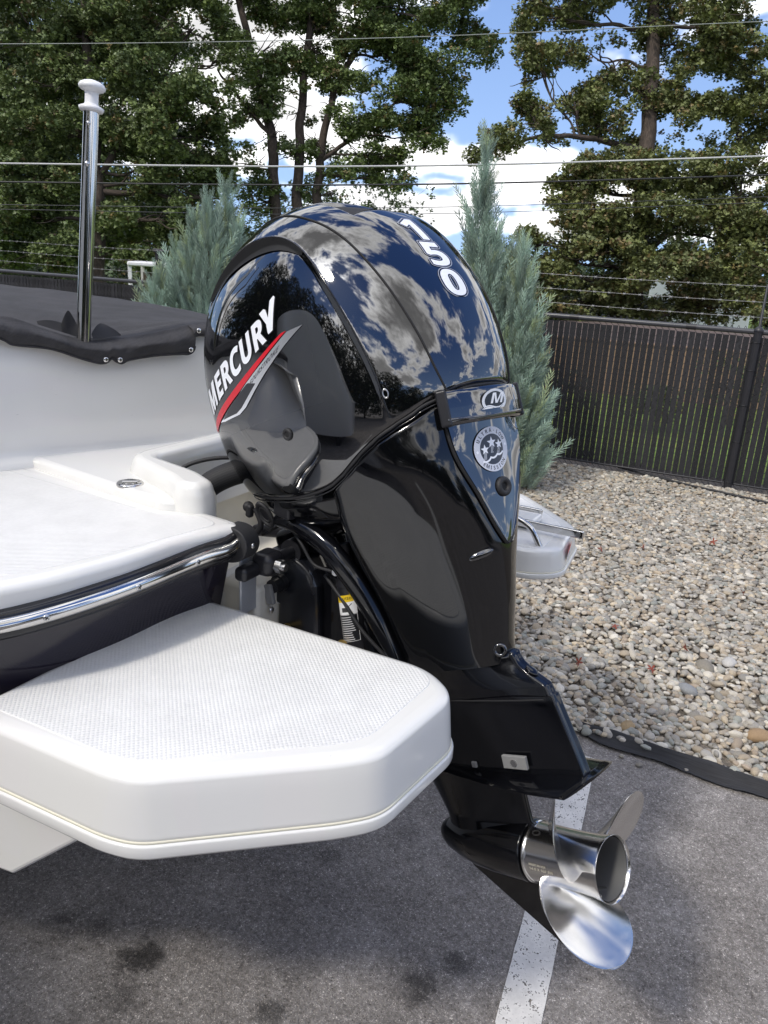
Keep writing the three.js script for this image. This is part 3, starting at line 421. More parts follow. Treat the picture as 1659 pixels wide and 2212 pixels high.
// ---- propeller: hub with three raked blades, right hand pitch
{
  const prof = [[-0.164, 0.03], [-0.164, 0.0572], [-0.1615, 0.0582], [-0.158, 0.0578], [-0.157, 0.0556], [-0.152, 0.0552], [-0.1, 0.0535], [-0.05, 0.0535], [-0.022, 0.0552], [-0.006, 0.0578], [0.0, 0.0588], [0.0004, 0.0576], [-0.006, 0.0552], [-0.03, 0.0505], [-0.09, 0.049], [-0.11, 0.049]].map(p => new THREE.Vector2(p[1], p[0]));
  const hb = new THREE.LatheGeometry(prof, 96); hb.rotateZ(-Math.PI / 2);
  const prop = new THREE.Group(); prop.name = 'propeller'; prop.userData.label = 'polished steel three bladed propeller'; motor.add(prop);
  part(prop, 'hub', hb, steelM);
  const inner = new THREE.CylinderGeometry(0.0488, 0.0488, 0.004, 40); inner.rotateZ(Math.PI / 2); inner.translate(-0.1, 0, 0); part(prop, 'hub_core', inner, matteM);
  const tubeIn = new THREE.LatheGeometry([[-0.1, 0.049], [-0.03, 0.0503], [-0.006, 0.055]].map(p => new THREE.Vector2(p[1] - 0.0006, p[0])), 64); tubeIn.rotateZ(-Math.PI / 2); part(prop, 'exhaust_lining', tubeIn, std(0.09, 0.09, 0.09, 0.6, { side: THREE.DoubleSide }));
  { const n = new THREE.CylinderGeometry(0.019, 0.019, 0.03, 6); n.rotateZ(Math.PI / 2); n.translate(-0.084, 0, 0); part(prop, 'nut', n, satinM); const r = new THREE.CylinderGeometry(0.0055, 0.0055, 0.004, 20); r.rotateX(Math.PI / 2); const a = rad(228); r.rotateX(-(a - Math.PI)); r.translate(-0.016, 0.051 * Math.cos(a), -0.051 * Math.sin(a) * 1); part(prop, 'rivet', r, boltM); }
  { const r = new THREE.TorusGeometry(0.0065, 0.0012, 8, 24); r.scale(1.2, 0.8, 1); const a = rad(338); r.rotateX(-Math.PI / 2); r.rotateX(-a * 0 + 0.35); r.translate(-0.142, 0.0551 * Math.cos(a), -0.0551 * Math.sin(a)); part(prop, 'vent_hole', r, matteM); }
  const K = 0.406 / (2 * Math.PI);
  const blade = th0 => {
    const pt = (t, c, side) => { // t root->tip, c chord -1 (trailing) .. 1 (leading)
      const r = lerp(0.047, 0.174, t), shape = Math.pow(Math.max(0, 1 - Math.pow(t, 2.4)), 0.6), half = lerp(0.8, 0.6, t) * (0.86 + 0.4 * t - 0.15 * t * t) * shape;
      const skew = -0.26 * Math.pow(t, 1.5), del = skew + c * half, th = th0 + del;
      const cup = 0.012 * Math.pow(Math.max(0, -c), 3) * (1 - t * 0.3) * shape, rake = 0.058 * Math.pow(t, 1.3);
      const u = -0.088 - K * del * lerp(1, 0.9, t) + rake + cup;
      const thick = (lerp(0.0062, 0.0017, t) + 0.006 * Math.pow(1 - t, 14)) * Math.sqrt(Math.max(0.02, 1 - c * c * 0.97)) * (t > 0.985 ? 0.5 : 1);
      return V3(u + side * thick, r * Math.cos(th), -r * Math.sin(th));
    };
    const T = (a, b) => [Math.min(0.9995, 1 - (1 - a) ** 1.7), Math.sin((b - 0.5) * Math.PI)];
    const f = grid(48, 36, (a, b) => pt(...T(a, b), 1)), k = grid(48, 36, (a, b) => pt(...T(a, b), -1));
    k.setIndex(Array.from(k.index.array).reverse()); k.computeVertexNormals();
    const e1 = grid(48, 1, (a, b) => pt(T(a, 0)[0], -1, b ? 1 : -1)), e2 = grid(48, 1, (a, b) => pt(T(a, 0)[0], 1, b ? 1 : -1)), e3 = grid(1, 36, (a, b) => pt(0.9995, T(0, b)[1], a ? 1 : -1));
    return merge([f, k, e1, e2, e3]);
  };
  for (const a of [207, 87, 327]) part(prop, 'blade', blade(rad(a)), steelM);
  // stamped text on the hub
  const t = canvasTex(512, 160, (x, w, h) => { x.fillStyle = '#b9b4a6'; x.font = 'bold 48px sans-serif'; x.fillText('MADE IN USA', 10, 56); x.font = 'bold 66px sans-serif'; x.fillText('14.0 X 16P RH', 10, 132); });
  const lbl = grid(20, 12, (a, b) => { const u = lerp(-0.148, -0.085, a), th = rad(lerp(262, 281, b)), r = lerp(0.0552, 0.0537, a) + 0.0005; return V3(u, r * Math.cos(th), -r * Math.sin(th)); });
  part(prop, 'stamp', lbl, std(1, 1, 1, 0.5, { map: t, transparent: true, side: THREE.DoubleSide }));
}
// ------------------------------------------------------------------ the boat: frame (x aft, y up, z port)
const bYaw = -rad(27.5);
const pivot = mO.clone().addScaledVector(mA, -0.64).addScaledVector(mU, 0.62);
const boat = thing('motor_boat', 'white motor boat with dark transom and black canvas cover, stern towards the gravel', 'boat');
boat.position.set(pivot.x, 0, pivot.z); boat.rotation.y = bYaw; boat.updateMatrixWorld(true);
const boatToMotor = motorInv.clone().multiply(boat.matrixWorld);
const B = (u, v, w) => V3(u, v, -w);      // w is measured to starboard
function roundPoly(pts, r, n = 8) { // [[u,w,(radius)]...] closed -> Vector2 list (u, z)
  const out = [], P = pts.map(p => new THREE.Vector2(p[0], -p[1])), N = P.length;
  for (let i = 0; i < N; i++) { const a = P[(i + N - 1) % N], b = P[i], c = P[(i + 1) % N], R = pts[i][2] ?? r; const d1 = a.clone().sub(b), d2 = c.clone().sub(b), l = Math.min(R, d1.length() * 0.45, d2.length() * 0.45); d1.normalize(); d2.normalize(); const s = b.clone().addScaledVector(d1, l), e = b.clone().addScaledVector(d2, l); for (let k = 0; k <= n; k++) { const t = k / n; out.push(new THREE.Vector2((1 - t) ** 2 * s.x + 2 * t * (1 - t) * b.x + t * t * e.x, (1 - t) ** 2 * s.y + 2 * t * (1 - t) * b.y + t * t * e.y)); } }
  let ar = 0; for (let i = 0; i < out.length; i++) { const a = out[i], b = out[(i + 1) % out.length]; ar += a.x * b.y - b.x * a.y; } if (ar < 0) out.reverse(); return out;
}
function resample(P, step) { const out = []; for (let i = 0; i < P.length; i++) { const a = P[i], b = P[(i + 1) % P.length], L = a.distanceTo(b); if (L < 1e-6) continue; const k = Math.max(1, Math.ceil(L / step)); for (let j = 0; j < k; j++) out.push(a.clone().lerp(b, j / k)); } return out; }
function ringOf(P, off) { const N = P.length; return P.map((p, i) => { const a = P[(i + N - 1) % N], b = P[(i + 1) % N], d = b.clone().sub(a).normalize(); return new THREE.Vector2(p.x + d.y * off, p.y - d.x * off); }); }
function slab(P, rings, topCap = true, botCap = true, hf = null) { // rings [[offset, v]...] from the top inwards edge to the bottom
  const gs = [], N = P.length, R = rings.map(([o, v]) => ringOf(P, o).map(p => V3(p.x, hf ? hf(v, p) : v, p.y)));
  const g = grid(N, R.length - 1, (a, b) => R[Math.round(b * (R.length - 1))][Math.round(a * N) % N], true, (a, b, q) => [q.x, q.z]); gs.push(g);
  const cap = (ring, flip) => { const s = new THREE.ShapeGeometry(new THREE.Shape(ring.map(p => new THREE.Vector2(p.x, p.z)))); const pos = s.attributes.position, uv = s.attributes.uv; const order = s.index.array; const lookup = ring; for (let i = 0; i < pos.count; i++) { const x = pos.getX(i), z = pos.getY(i); let y = ring[0].y; if (hf) { let bd = 9; for (const q of ring) { const d = Math.abs(q.x - x) + Math.abs(q.z - z); if (d < bd) { bd = d; y = q.y; } } } pos.setXYZ(i, x, y, z); uv.setXY(i, x, z); } const id = Array.from(order); if (flip) id.reverse(); s.setIndex(id); s.computeVertexNormals(); return s; };
  if (topCap) gs.push(cap(R[0], true)); if (botCap) gs.push(cap(R[R.length - 1], false));
  return merge(gs);
}
// nonskid relief
const cell = (x, y) => { const fx = x - Math.floor(x), fy = y - Math.floor(y); return Math.max(0, 1 - Math.hypot(fx - 0.5, fy - 0.5) * 2.1); };
const skidBump = tex(256, 256, (x, y) => { const s = cell(x * 8, y * 8), t = cell(x * 8 + 0.5, y * 8 + 0.5); return 0.15 + 0.85 * Math.max(s, t); }, false); skidBump.repeat.set(1 / 0.072, 1 / 0.072);
const ribBump = tex(128, 128, (x) => 0.5 + 0.5 * Math.sin(x * 2 * Math.PI * 8), false); ribBump.repeat.set(1 / 0.05, 1 / 0.05); ribBump.rotation = 0.9;
reseed(33); const gelH = [tileHash(200), tileHash(30), tileHash(7)];
const gelMap = tex(512, 512, (x, y) => { const v = 0.88 + 0.006 * (gelH[2](x, y) - 0.5) - (gelH[0](x, y) > 0.993 ? 0.1 : 0); return [v, v - 0.005, v - 0.018]; });
gelM.map = gelMap; gelM.color.setRGB(1, 1, 1);
const skidMap = tex(512, 512, (x, y) => { const v = 0.865 + 0.03 * (gelH[1](x, y) - 0.5) + 0.02 * (gelH[0](x, y) - 0.5); return [v, v - 0.003, v - 0.012]; });
const skidM = std(1, 1, 1, 0.5, { map: skidMap, bumpMap: skidBump, bumpScale: 0.0013 });
const ribM = std(1, 1, 1, 0.45, { map: skidMap, bumpMap: ribBump, bumpScale: 0.0009 });

// ---- stern platforms, port and starboard
const platOut = [[-0.115, -0.298, 0.03], [0.43, -0.295, 0.05], [0.506, -0.352, 0.06], [0.482, -0.575, 0.05], [0.44, -0.622, 0.05], [0.228, -0.806, 0.05], [0.18, -0.818, 0.05], [-0.115, -0.832, 0.03]];
const skidOut = [[-0.085, -0.318, 0.02], [0.42, -0.314, 0.03], [0.458, -0.345, 0.03], [0.446, -0.545, 0.03], [0.415, -0.59, 0.03], [0.205, -0.774, 0.03], [0.165, -0.788, 0.03], [-0.1, -0.8, 0.02]];
for (const s of [1, -1]) {
  const mir = l => l.map(p => [p[0], p[1] * s, p[2]]);
  const far = s < 0; const mir2 = l => far ? l.map(p => [p[0] * 0.9, -p[1] + 0.1, p[2]]) : l; const hv = v => far ? 0.964 - (0.964 - v) * 0.6 : v;
  const P = resample(roundPoly(mir2(platOut), 0.04), 0.012);
  const pl = part(boat, 'stern_platform', slab(P, [[-0.026, 0.964], [-0.016, 0.9632], [-0.008, 0.9605], [-0.0025, 0.9565], [0, 0.951], [0.003, 0.93], [0.006, 0.9], [0.009, 0.872], [0.0095, 0.8665], [0.007, 0.866], [0.007, 0.862], [0.0125, 0.8615], [0.0145, 0.858], [0.0148, 0.843], [0.011, 0.837], [0.003, 0.834], [-0.03, 0.833]].map(q => [q[0], hv(q[1])])), gelM);
  part(pl, 'nonskid_pad', slab(resample(roundPoly(mir2(skidOut), 0.03), 0.02), [[-0.002, 0.9652], [0, 0.9646], [0.0004, 0.963]], true, false), skidM);
  const sr = ringOf(P, 0.0085).filter((p, i) => i % 2 === 0).map(p => V3(p.x, hv(0.864), p.y)); part(pl, 'caulk_line', tube(sr, 0.0028, 320, 6, true), std(0.72, 0.69, 0.56, 0.6));
  // hull extension tapering up underneath
  const sh2 = new THREE.Shape((s > 0 ? [[-0.42, 0.56], [-0.111, 0.622], [0.05, 0.762], [0.12, 0.834], [-0.42, 0.834]] : [[-0.42, 0.56], [-0.3, 0.6], [-0.2, 0.834], [-0.42, 0.834]]).map(p => new THREE.Vector2(...p)));
  const sg = new THREE.ExtrudeGeometry(sh2, { depth: 0.4, bevelEnabled: true, bevelThickness: 0.01, bevelSize: 0.008, bevelSegments: 3 }); sg.translate(0, 0, s > 0 ? 0.37 : -0.77); part(boat, 'hull_extension', sg, gelM);
}
// boarding hardware on the far platform
{
  const hd = part(boat, 'grab_handle', tube([B(0.23, 0.955, 0.44), B(0.245, 1.005, 0.44), B(0.3, 1.03, 0.442), B(0.365, 1.012, 0.446), B(0.402, 0.955, 0.45)], 0.0085, 40, 14), chromeM, 'chrome grab handle on the far platform');
  for (const [u0, u1, w] of [[0.16, 0.488, 0.545], [0.05, 0.335, 0.665]]) { const g = new RoundedBoxGeometry(u1 - u0, 0.022, 0.012, 2, 0.004); g.translate((u0 + u1) / 2, 0.986, -w); const rl = part(boat, 'ladder_rail', g, chromeM, 'steel rail of the folded boarding ladder'); const c = new THREE.CylinderGeometry(0.007, 0.007, 0.018, 16); c.rotateX(Math.PI / 2); c.translate(u1 - 0.015, 0.986, -w); part(rl, 'ladder_bolt', c, boltM); }
  const pad = new RoundedBoxGeometry(0.3, 0.022, 0.1, 3, 0.008); pad.translate(0.19, 0.978, -0.605); part(boat, 'ladder_cover', pad, gelM);
  const wl = canvasTex(256, 96, (x, w, h) => { x.fillStyle = '#f4f4f4'; x.fillRect(0, 0, w, h); x.fillStyle = '#cc2b33'; x.fillRect(0, 0, w, h * 0.42); x.fillStyle = '#2c3550'; for (let i = 0; i < 4; i++) x.fillRect(16, 50 + i * 11, w - 60 + (i * 37) % 40, 5); });
  const lg = grid(1, 1, (a, b) => B(0.4625 - 0.014 * a, lerp(0.918, 0.95, b), lerp(0.5, 0.585, a))); part(boat, 'warning_label', lg, std(1, 1, 1, 0.4, { map: wl, side: THREE.DoubleSide }), 'red and white warning label');
}
// ---- deck
const deckAft = [[0.004, -0.303], [-0.004, -0.33], [-0.02, -0.39], [-0.03, -0.432], [-0.041, -0.553], [-0.068, -0.678], [-0.105, -0.76], [-0.17, -0.86], [-0.28, -0.96], [-0.45, -1.05], [-0.8, -1.12], [-1.6, -1.15], [-2.6, -1.13], [-3.6, -0.98], [-4.5, -0.68], [-5.2, -0.2], [-5.35, 0]];
const bowPts = deckAft.slice(8);
for (const s of [1, -1]) {
  const inner = [[-5.3, 0], [-0.9, 0], [-0.62, -0.2], [-0.62, -0.262], [-0.16, -0.305], [-0.13, -0.283], [-0.09, -0.277], [-0.015, -0.285]];
  const P = resample(roundPoly([...deckAft.slice(0, -1), ...inner].map(p => [p[0], p[1] * s, 0.03]), 0.03), 0.02);
  const dk = part(boat, 'deck', slab(P, [[-0.022, 1.145], [-0.012, 1.144], [-0.005, 1.1405], [-0.001, 1.135], [0, 1.128], [0, 1.1]]), gelM, s > 0 ? 'white moulded stern deck' : undefined);
  const sk = [[-0.03, -0.325], [-0.075, -0.55], [-0.105, -0.665], [-0.145, -0.745], [-0.22, -0.835], [-0.33, -0.92], [-0.5, -1.0], [-0.7, -1.03], [-0.66, -0.33], [-0.17, -0.352], [-0.135, -0.325], [-0.09, -0.31]];
  part(dk, 'nonskid_pad', slab(resample(roundPoly(sk.map(p => [p[0], p[1] * s, 0.025]), 0.02), 0.02), [[-0.002, 1.1458], [0, 1.1454], [0.0003, 1.144]], true, false), ribM);
}
// rub rail: rubber body, steel insert with screws, end cap
const railV = i => lerp(1.112, 1.086, clamp(i / 6, 0, 1));
for (const s of [1, -1]) {
  const base = deckAft.slice(0, -1).map((p, i) => ({ u: p[0], w: p[1] * s, v: railV(i) }));
  base[0] = { u: -0.004, w: -0.318 * s, v: 1.112 };
  const pts = base.map(q => B(q.u, q.v, q.w)), crv = new THREE.CatmullRomCurve3(pts, false, 'centripetal'), N = 300, fr = crv.getSpacedPoints(N);
  const sweep = (prof, n0, n1) => grid(n1 - n0, prof.length - 1, (a, b) => { const i = n0 + Math.round(a * (n1 - n0)), p = fr[i], q = fr[Math.min(i + 1, N)], o = fr[Math.max(i - 1, 0)]; const t = q.clone().sub(o).setY(0).normalize(), n = V3(t.z, 0, -t.x).multiplyScalar(s > 0 ? 1 : -1); const [d, h] = prof[Math.round(b * (prof.length - 1))]; return V3(p.x + n.x * d, p.y + h, p.z + n.z * d); });
  const body = part(boat, 'rub_rail', sweep([[-0.01, 0.021], [0.006, 0.021], [0.012, 0.017], [0.014, 0.012], [0.0145, 0.009], [0.0145, -0.012], [0.014, -0.018], [0.01, -0.026], [0.002, -0.03], [-0.012, -0.03]], 0, N), phy(0.01, 0.01, 0.012, 0.16), 'black rub rail with a bright steel insert');
  const steel = part(body, 'steel_insert', sweep([[0.0143, 0.0115], [0.0185, 0.0105], [0.0225, 0.007], [0.0245, 0.002], [0.0245, -0.003], [0.0225, -0.008], [0.0185, -0.012], [0.0143, -0.0135]], 0, N), chromeM);
  if (s > 0) {
    for (const sp of [0.06, 0.2, 0.36, 0.52]) { let L = 0, i = 1; while (L < sp) { L += fr[i].distanceTo(fr[i - 1]); i++; } const p = fr[i], t = fr[i + 1].clone().sub(fr[i - 1]).setY(0).normalize(), n = V3(t.z, 0, -t.x); const c = new THREE.SphereGeometry(0.0058, 16, 8, 0, 7, 0, 1.4); c.scale(1, 0.5, 1); c.applyQuaternion(new THREE.Quaternion().setFromUnitVectors(V3(0, 1, 0), n)); c.translate(p.x + n.x * 0.0238, p.y, p.z + n.z * 0.0238); const sc = part(steel, 'screw', c, boltM); const sl = merge([0, 1].map(k => { const b = new THREE.BoxGeometry(0.007, 0.0008, 0.0014); b.rotateY(k * Math.PI / 2 + 0.5); b.applyQuaternion(new THREE.Quaternion().setFromUnitVectors(V3(0, 1, 0), n)); b.translate(p.x + n.x * 0.0267, p.y, p.z + n.z * 0.0267); return b; })); part(sc, 'screw_slot', sl, matteM); }
    // moulded rubber end cap
    const cp = new THREE.Shape(); cp.moveTo(-0.014, 0.03); cp.quadraticCurveTo(0.03, 0.034, 0.034, 0); cp.quadraticCurveTo(0.032, -0.036, -0.014, -0.04); cp.closePath();
    const cg = new THREE.ExtrudeGeometry(cp, { depth: 0.038, bevelEnabled: true, bevelSize: 0.003, bevelThickness: 0.003, bevelSegments: 3, curveSegments: 16 }); cg.translate(-0.004, 1.108, 0.278); const cap = part(body, 'end_cap', cg, rubberM);
    const sc = new THREE.SphereGeometry(0.006, 16, 8); sc.scale(0.5, 1, 1); sc.translate(0.0335, 1.106, 0.298); part(cap, 'screw', sc, boltM);
  }
}
// ---- dark transom band, lower hull, bottom
{
  for (const s of [1, -1]) {
    const pts = deckAft.slice(0, -1).map(p => [p[0] - 0.03, p[1] * s]); pts[0] = [-0.03, -0.285 * s];
    const c = bez(pts.map(p => B(p[0], 0, p[1])), 160);
    const band = grid(160, 20, (a, b) => { const p = c[Math.round(a * 160)], v = lerp(1.09, 0.84, b); const back = 0.06 * b * (1 - sst(0.0, 0.5, a)); return V3(p.x - back, v, p.z * (1 - 0.02 * b)); });
    part(boat, 'hull_band', band, hullDarkM, 'dark glossy band below the rub rail');
    const side = grid(160, 20, (a, b) => { const p = c[Math.round(a * 160)], v = lerp(0.84, 0.5 + 0.3 * (1 - sst(0.22, 0.75, a)), b); return V3(p.x - 0.06 * (1 - sst(0.0, 0.5, a)) - 0.0 * b, v + 0.3 * sst(0.75, 1, a) * b, p.z * (0.98 - 0.16 * b - 0.3 * b * sst(0.7, 1, a))); });
    part(boat, 'hull_side', side, gelM);
    const bot = grid(160, 8, (a, b) => { const p = c[Math.round(a * 160)]; return V3(p.x - 0.06 * (1 - sst(0, 0.5, a)), 0.5 + 0.3 * (1 - sst(0.22, 0.75, a)) + 0.3 * sst(0.75, 1, a) - 0.09 * b, p.z * (0.82 - 0.3 * sst(0.7, 1, a)) * (1 - b)); });
    part(boat, 'hull_bottom', bot, gelM);
  }
  const tr = new THREE.BoxGeometry(0.04, 0.56, 0.62); tr.translate(-0.12, 0.69, 0); part(boat, 'transom', tr, gelM);
}
// ---- motor well and its surrounds
{
  const fl = new THREE.BoxGeometry(0.3, 0.02, 0.5); fl.translate(-0.22, 0.9, 0); part(boat, 'well_floor', fl, creamM);
  const fw = grid(20, 8, (a, b) => B(-0.365 - 0.02 * b + 0.03 * a * 0, lerp(0.9, 1.185, b), lerp(-0.17, 0.3, a))); part(boat, 'well_front', fw, creamM);
  for (const s of [1, -1]) { const g = grid(14, 8, (a, b) => B(lerp(-0.37, -0.06, a), lerp(0.9, 1.12, b), s * (0.27 + 0.012 * b))); part(boat, 'well_side', g, creamM); }
  // transom top board with metal corner and bolts
  const bd = new RoundedBoxGeometry(0.1, 0.2, 0.46, 4, 0.014); bd.translate(-0.05, 0.885, 0.01); const tb = part(boat, 'transom_board', bd, creamM);
  const al = new RoundedBoxGeometry(0.075, 0.07, 0.3, 2, 0.005); al.translate(-0.012, 0.958, 0.02); part(tb, 'metal_cap', al, alloyM);
  for (const [v, w] of [[0.962, -0.205], [0.925, -0.205]]) { const c = new THREE.SphereGeometry(0.0075, 16, 8); c.scale(0.6, 1, 1); c.translate(0.011, v, -w); part(tb, 'bolt', c, boltM); }
  const dr = new THREE.CylinderGeometry(0.035, 0.037, 0.008, 28); dr.translate(-0.17, 0.914, 0.17); part(boat, 'inspection_cap', dr, creamM);
  // aluminium end plate beside the rail
  const pl = new RoundedBoxGeometry(0.006, 0.125, 0.052, 2, 0.0025); pl.translate(-0.008, 1.0, 0.262); const ap = part(boat, 'end_plate', pl, alloyM, 'flat brushed aluminium end plate'); { const c = new THREE.SphereGeometry(0.0065, 16, 8); c.scale(0.5, 1, 1); c.translate(-0.0045, 1.035, 0.262); part(ap, 'screw', c, boltM); }
  // hatch lid and raised coaming around the well
  const hatch = [[-0.655, -0.272, 0.03], [-0.45, -0.3], [-0.26, -0.325], [-0.178, -0.332], [-0.15, -0.318], [-0.135, -0.29], [-0.2, -0.245], [-0.36, -0.185], [-0.37, 0.3], [-0.5, 0.32], [-0.68, -0.22]];
  const hp = resample(roundPoly(hatch, 0.03), 0.012);
  const hl = part(boat, 'hatch_lid', slab(hp, [[-0.016, 1.168], [-0.008, 1.1665], [-0.003, 1.163], [0, 1.157], [0.001, 1.14]], true, false), gelM, 'white hatch lid with a round chrome latch');
  const co = [[-0.105, -0.3], [-0.1, -0.25], [-0.18, -0.208], [-0.345, -0.172], [-0.345, 0.05], [-0.345, 0.32], [-0.405, 0.32], [-0.405, -0.15], [-0.395, -0.195], [-0.36, -0.222], [-0.2, -0.282], [-0.145, -0.315]];
  part(boat, 'well_coaming', slab(resample(roundPoly(co, 0.03), 0.01), [[-0.02, 1.205], [-0.012, 1.2035], [-0.005, 1.199], [-0.001, 1.192], [0.001, 1.183], [0.006, 1.1695], [0.008, 1.04]], true, true), gelM);
  const c0 = B(-0.306, 1.1685, -0.287); const lt = new THREE.LatheGeometry([[0.0001, 0.003], [0.012, 0.0035], [0.017, 0.0015], [0.02, 0.0035], [0.0265, 0.0035], [0.0285, 0.0005], [0.0285, -0.002]].map(p => new THREE.Vector2(...p)), 40); lt.translate(c0.x, c0.y, c0.z); const la = part(hl, 'latch', lt, chromeM); const lb = new RoundedBoxGeometry(0.034, 0.004, 0.009, 2, 0.002); lb.rotateY(0.7); lb.translate(c0.x, c0.y + 0.005, c0.z); part(la, 'latch_tab', lb, chromeM);
  // coaming foot: little bracket and bolts at the well
  const br = new RoundedBoxGeometry(0.006, 0.03, 0.08, 1, 0.002); br.translate(-0.36, 1.12, 0.02); const bk = part(boat, 'well_bracket', br, satinM);
}
// ---- cockpit back wall and fitted canvas cover
const wallU = w => -0.49 + 0.3765 * (w - 0.16);
const wallNrm = (() => { const n = new THREE.Vector2(0.425, -0.16).normalize(); return B(n.x, 0, n.y); })();
{
  const g = grid(90, 40, (a, b) => { const w = lerp(-1.0, 0.9, a), v = lerp(1.1, Math.min(1.45, interp([[-1, 1.5], [-0.45, 1.497], [-0.284, 1.488], [-0.207, 1.46], [-0.122, 1.434], [-0.035, 1.438], [0.062, 1.452], [0.164, 1.474], [0.3, 1.476], [0.9, 1.45]], w) - 0.018), b), base = sst(1.2, 1.145, v) * 0.028; const p = B(wallU(w), v, w); const bulge = 0.012 * Math.sin(Math.PI * b); return p.addScaledVector(wallNrm, base * base * 30 + bulge - 0.02 * b); });
  part(boat, 'cockpit_wall', g, gelM, 'smooth white back wall of the cockpit');
  // far and near coamings carrying the cover
  for (const s of [1, -1]) { const P = resample(roundPoly(deckAft.slice(9, -1).map(p => [p[0], p[1] * s, 0.05]).concat([[-5.0, 0], [-0.75, s > 0 ? 0 : 0]]), 0.05), 0.08); part(boat, 'topside', slab(P, [[-0.32, 1.42], [-0.28, 1.415], [-0.12, 1.3], [-0.03, 1.16], [-0.02, 1.12]], true, false), gelM); }
  // lower edge of the flap over the wall, (w, v)
  const edge = [[-1.0, 1.46], [-0.6, 1.455], [-0.4, 1.452], [-0.33, 1.447], [-0.306, 1.443], [-0.291, 1.432], [-0.208, 1.418], [-0.137, 1.391], [-0.1, 1.381], [-0.086, 1.3835], [-0.075, 1.392], [-0.064, 1.3825], [-0.055, 1.379], [-0.041, 1.385], [0.029, 1.395], [0.1, 1.397], [0.118, 1.397], [0.132, 1.409], [0.127, 1.432], [0.134, 1.442], [0.158, 1.443], [0.3, 1.44], [0.9, 1.42]];
  const ec = new THREE.CatmullRomCurve3(edge.map(p => V3(p[0], p[1], 0)), false, 'centripetal').getSpacedPoints(420);
  const topV = (u, w) => { const d = -u; return 1.455 + 0.045 * sst(0.6, 1.4, d) * (1 - 0.6 * (w - 0.1) ** 2) - 0.05 * sst(0.4, 1.0, w) * 1 - 0.02 * sst(2.2, 4, d) - 0.25 * Math.max(0, Math.abs(w + 0.02) - 0.85) + 0.008 * noise(u * 3, w * 3, 1.2) + 0.0025 * noise(u * 13, w * 13, 3.2); };
  const foldV = w => interp([[-1, 1.5], [-0.45, 1.497], [-0.284, 1.488], [-0.207, 1.46], [-0.122, 1.434], [-0.035, 1.438], [0.062, 1.452], [0.164, 1.474], [0.3, 1.476], [0.9, 1.45]], w);
  const NF = 16, NT = 70;
  const cg = grid(420, NF + NT, (a, b) => {
    const i = Math.round(a * 420), k = Math.round(b * (NF + NT)), e = ec[i], w = e.x;
    if (k <= NF) { const t = k / NF, v = lerp(e.y, Math.max(foldV(w), e.y + 0.004), t); const p = B(wallU(w), v, w); const bill = 0.014 + 0.012 * Math.sin(Math.PI * t) * (1 + 0.8 * noise(w * 9, t * 2, 4.4)) + 0.004 * noise(w * 30, t * 4, 2.2) - 0.026 * sst(0.6, 1, t); return p.addScaledVector(wallNrm, bill); }
    const t = (k - NF) / NT, u0 = wallU(w), f0 = Math.max(foldV(w), e.y + 0.004); const p0 = B(u0, f0, w).addScaledVector(wallNrm, -0.012); const du = -2.6 * t * t - 0.35 * t; const u = p0.x + du; const v = lerp(f0, topV(u, w), sst(0, 0.32, t)) + 0.004 * noise(w * 8, t * 30, 7) * sst(0, 0.1, t);
    return V3(u, v, p0.z * (1 - 0.12 * t * t));
  });
  reseed(8); const cv = [tileHash(256), tileHash(40), tileHash(9)];
  const canvasM = std(1, 1, 1, 0.86, { map: tex(512, 512, (x, y) => { const v = 0.205 + 0.035 * (cv[0](x, y) - 0.5) + 0.03 * (cv[1](x, y) - 0.5) + 0.04 * (cv[2](x, y) - 0.5); return [v, v * 0.985, v * 1.03]; }), bumpMap: tex(256, 256, (x, y) => 0.5 + 0.25 * Math.sin(x * 400) + 0.25 * Math.sin(y * 400), false), bumpScale: 0.0006, side: THREE.DoubleSide });
  const cuv = cg.attributes.uv, cp = cg.attributes.position; for (let i = 0; i < cuv.count; i++) cuv.setXY(i, cp.getX(i) / 0.6, cp.getZ(i) / 0.6 + cp.getY(i) / 0.6);
  const cover = new THREE.Mesh(cg, canvasM); cover.castShadow = cover.receiveShadow = true;
  cover.name = numbered('canvas_cover'); tag(cover, 'black canvas cover snapped over the boat cockpit', 'boat cover'); cover.applyMatrix4(boat.matrixWorld); scene.add(cover);
  for (const [w, v] of [[0.141, 1.456], [0.119, 1.408], [-0.092, 1.3905], [-0.059, 1.3885]]) { const p = B(wallU(w), v, w).addScaledVector(wallNrm, 0.02); const g2 = new THREE.SphereGeometry(0.0068, 16, 8); g2.scale(0.5, 1, 1); g2.rotateY(-0.36); g2.translate(p.x, p.y, p.z); part(cover, 'snap', g2, chromeM); }
  // bound hem and the reinforced collar seams
  part(cover, 'hem', tube(ec.filter((p, i) => i % 3 === 0).map(p => B(wallU(p.x), p.y, p.x).addScaledVector(wallNrm, 0.015)), 0.0028, 420, 6), std(0.028, 0.027, 0.03, 0.8));
  // ripped collar standing up around the pylon
  const flapM = std(0.022, 0.022, 0.025, 0.85, { side: THREE.DoubleSide });
  const flap = (a, b, h, lean) => grid(16, 6, (s, t) => { const p0 = a.clone().lerp(b, s), k = Math.sin(Math.PI * Math.min(1, s * 0.9 + 0.08)) ** 0.8; return p0.add(V3(0, h * k * t, 0)).addScaledVector(wallNrm, -lean * t * k + 0.006 * Math.sin(s * 7) * t); });
  part(cover, 'collar_flap', flap(B(-0.672, 1.468, -0.2), B(-0.6, 1.432, -0.112), 0.022, 0.02), flapM);
  part(cover, 'collar_flap', flap(B(-0.638, 1.452, -0.162), B(-0.612, 1.44, -0.13), 0.055, 0.004), flapM);
  part(cover, 'collar_flap', flap(B(-0.598, 1.437, -0.105), B(-0.575, 1.443, -0.04), 0.03, 0.035), flapM);
}
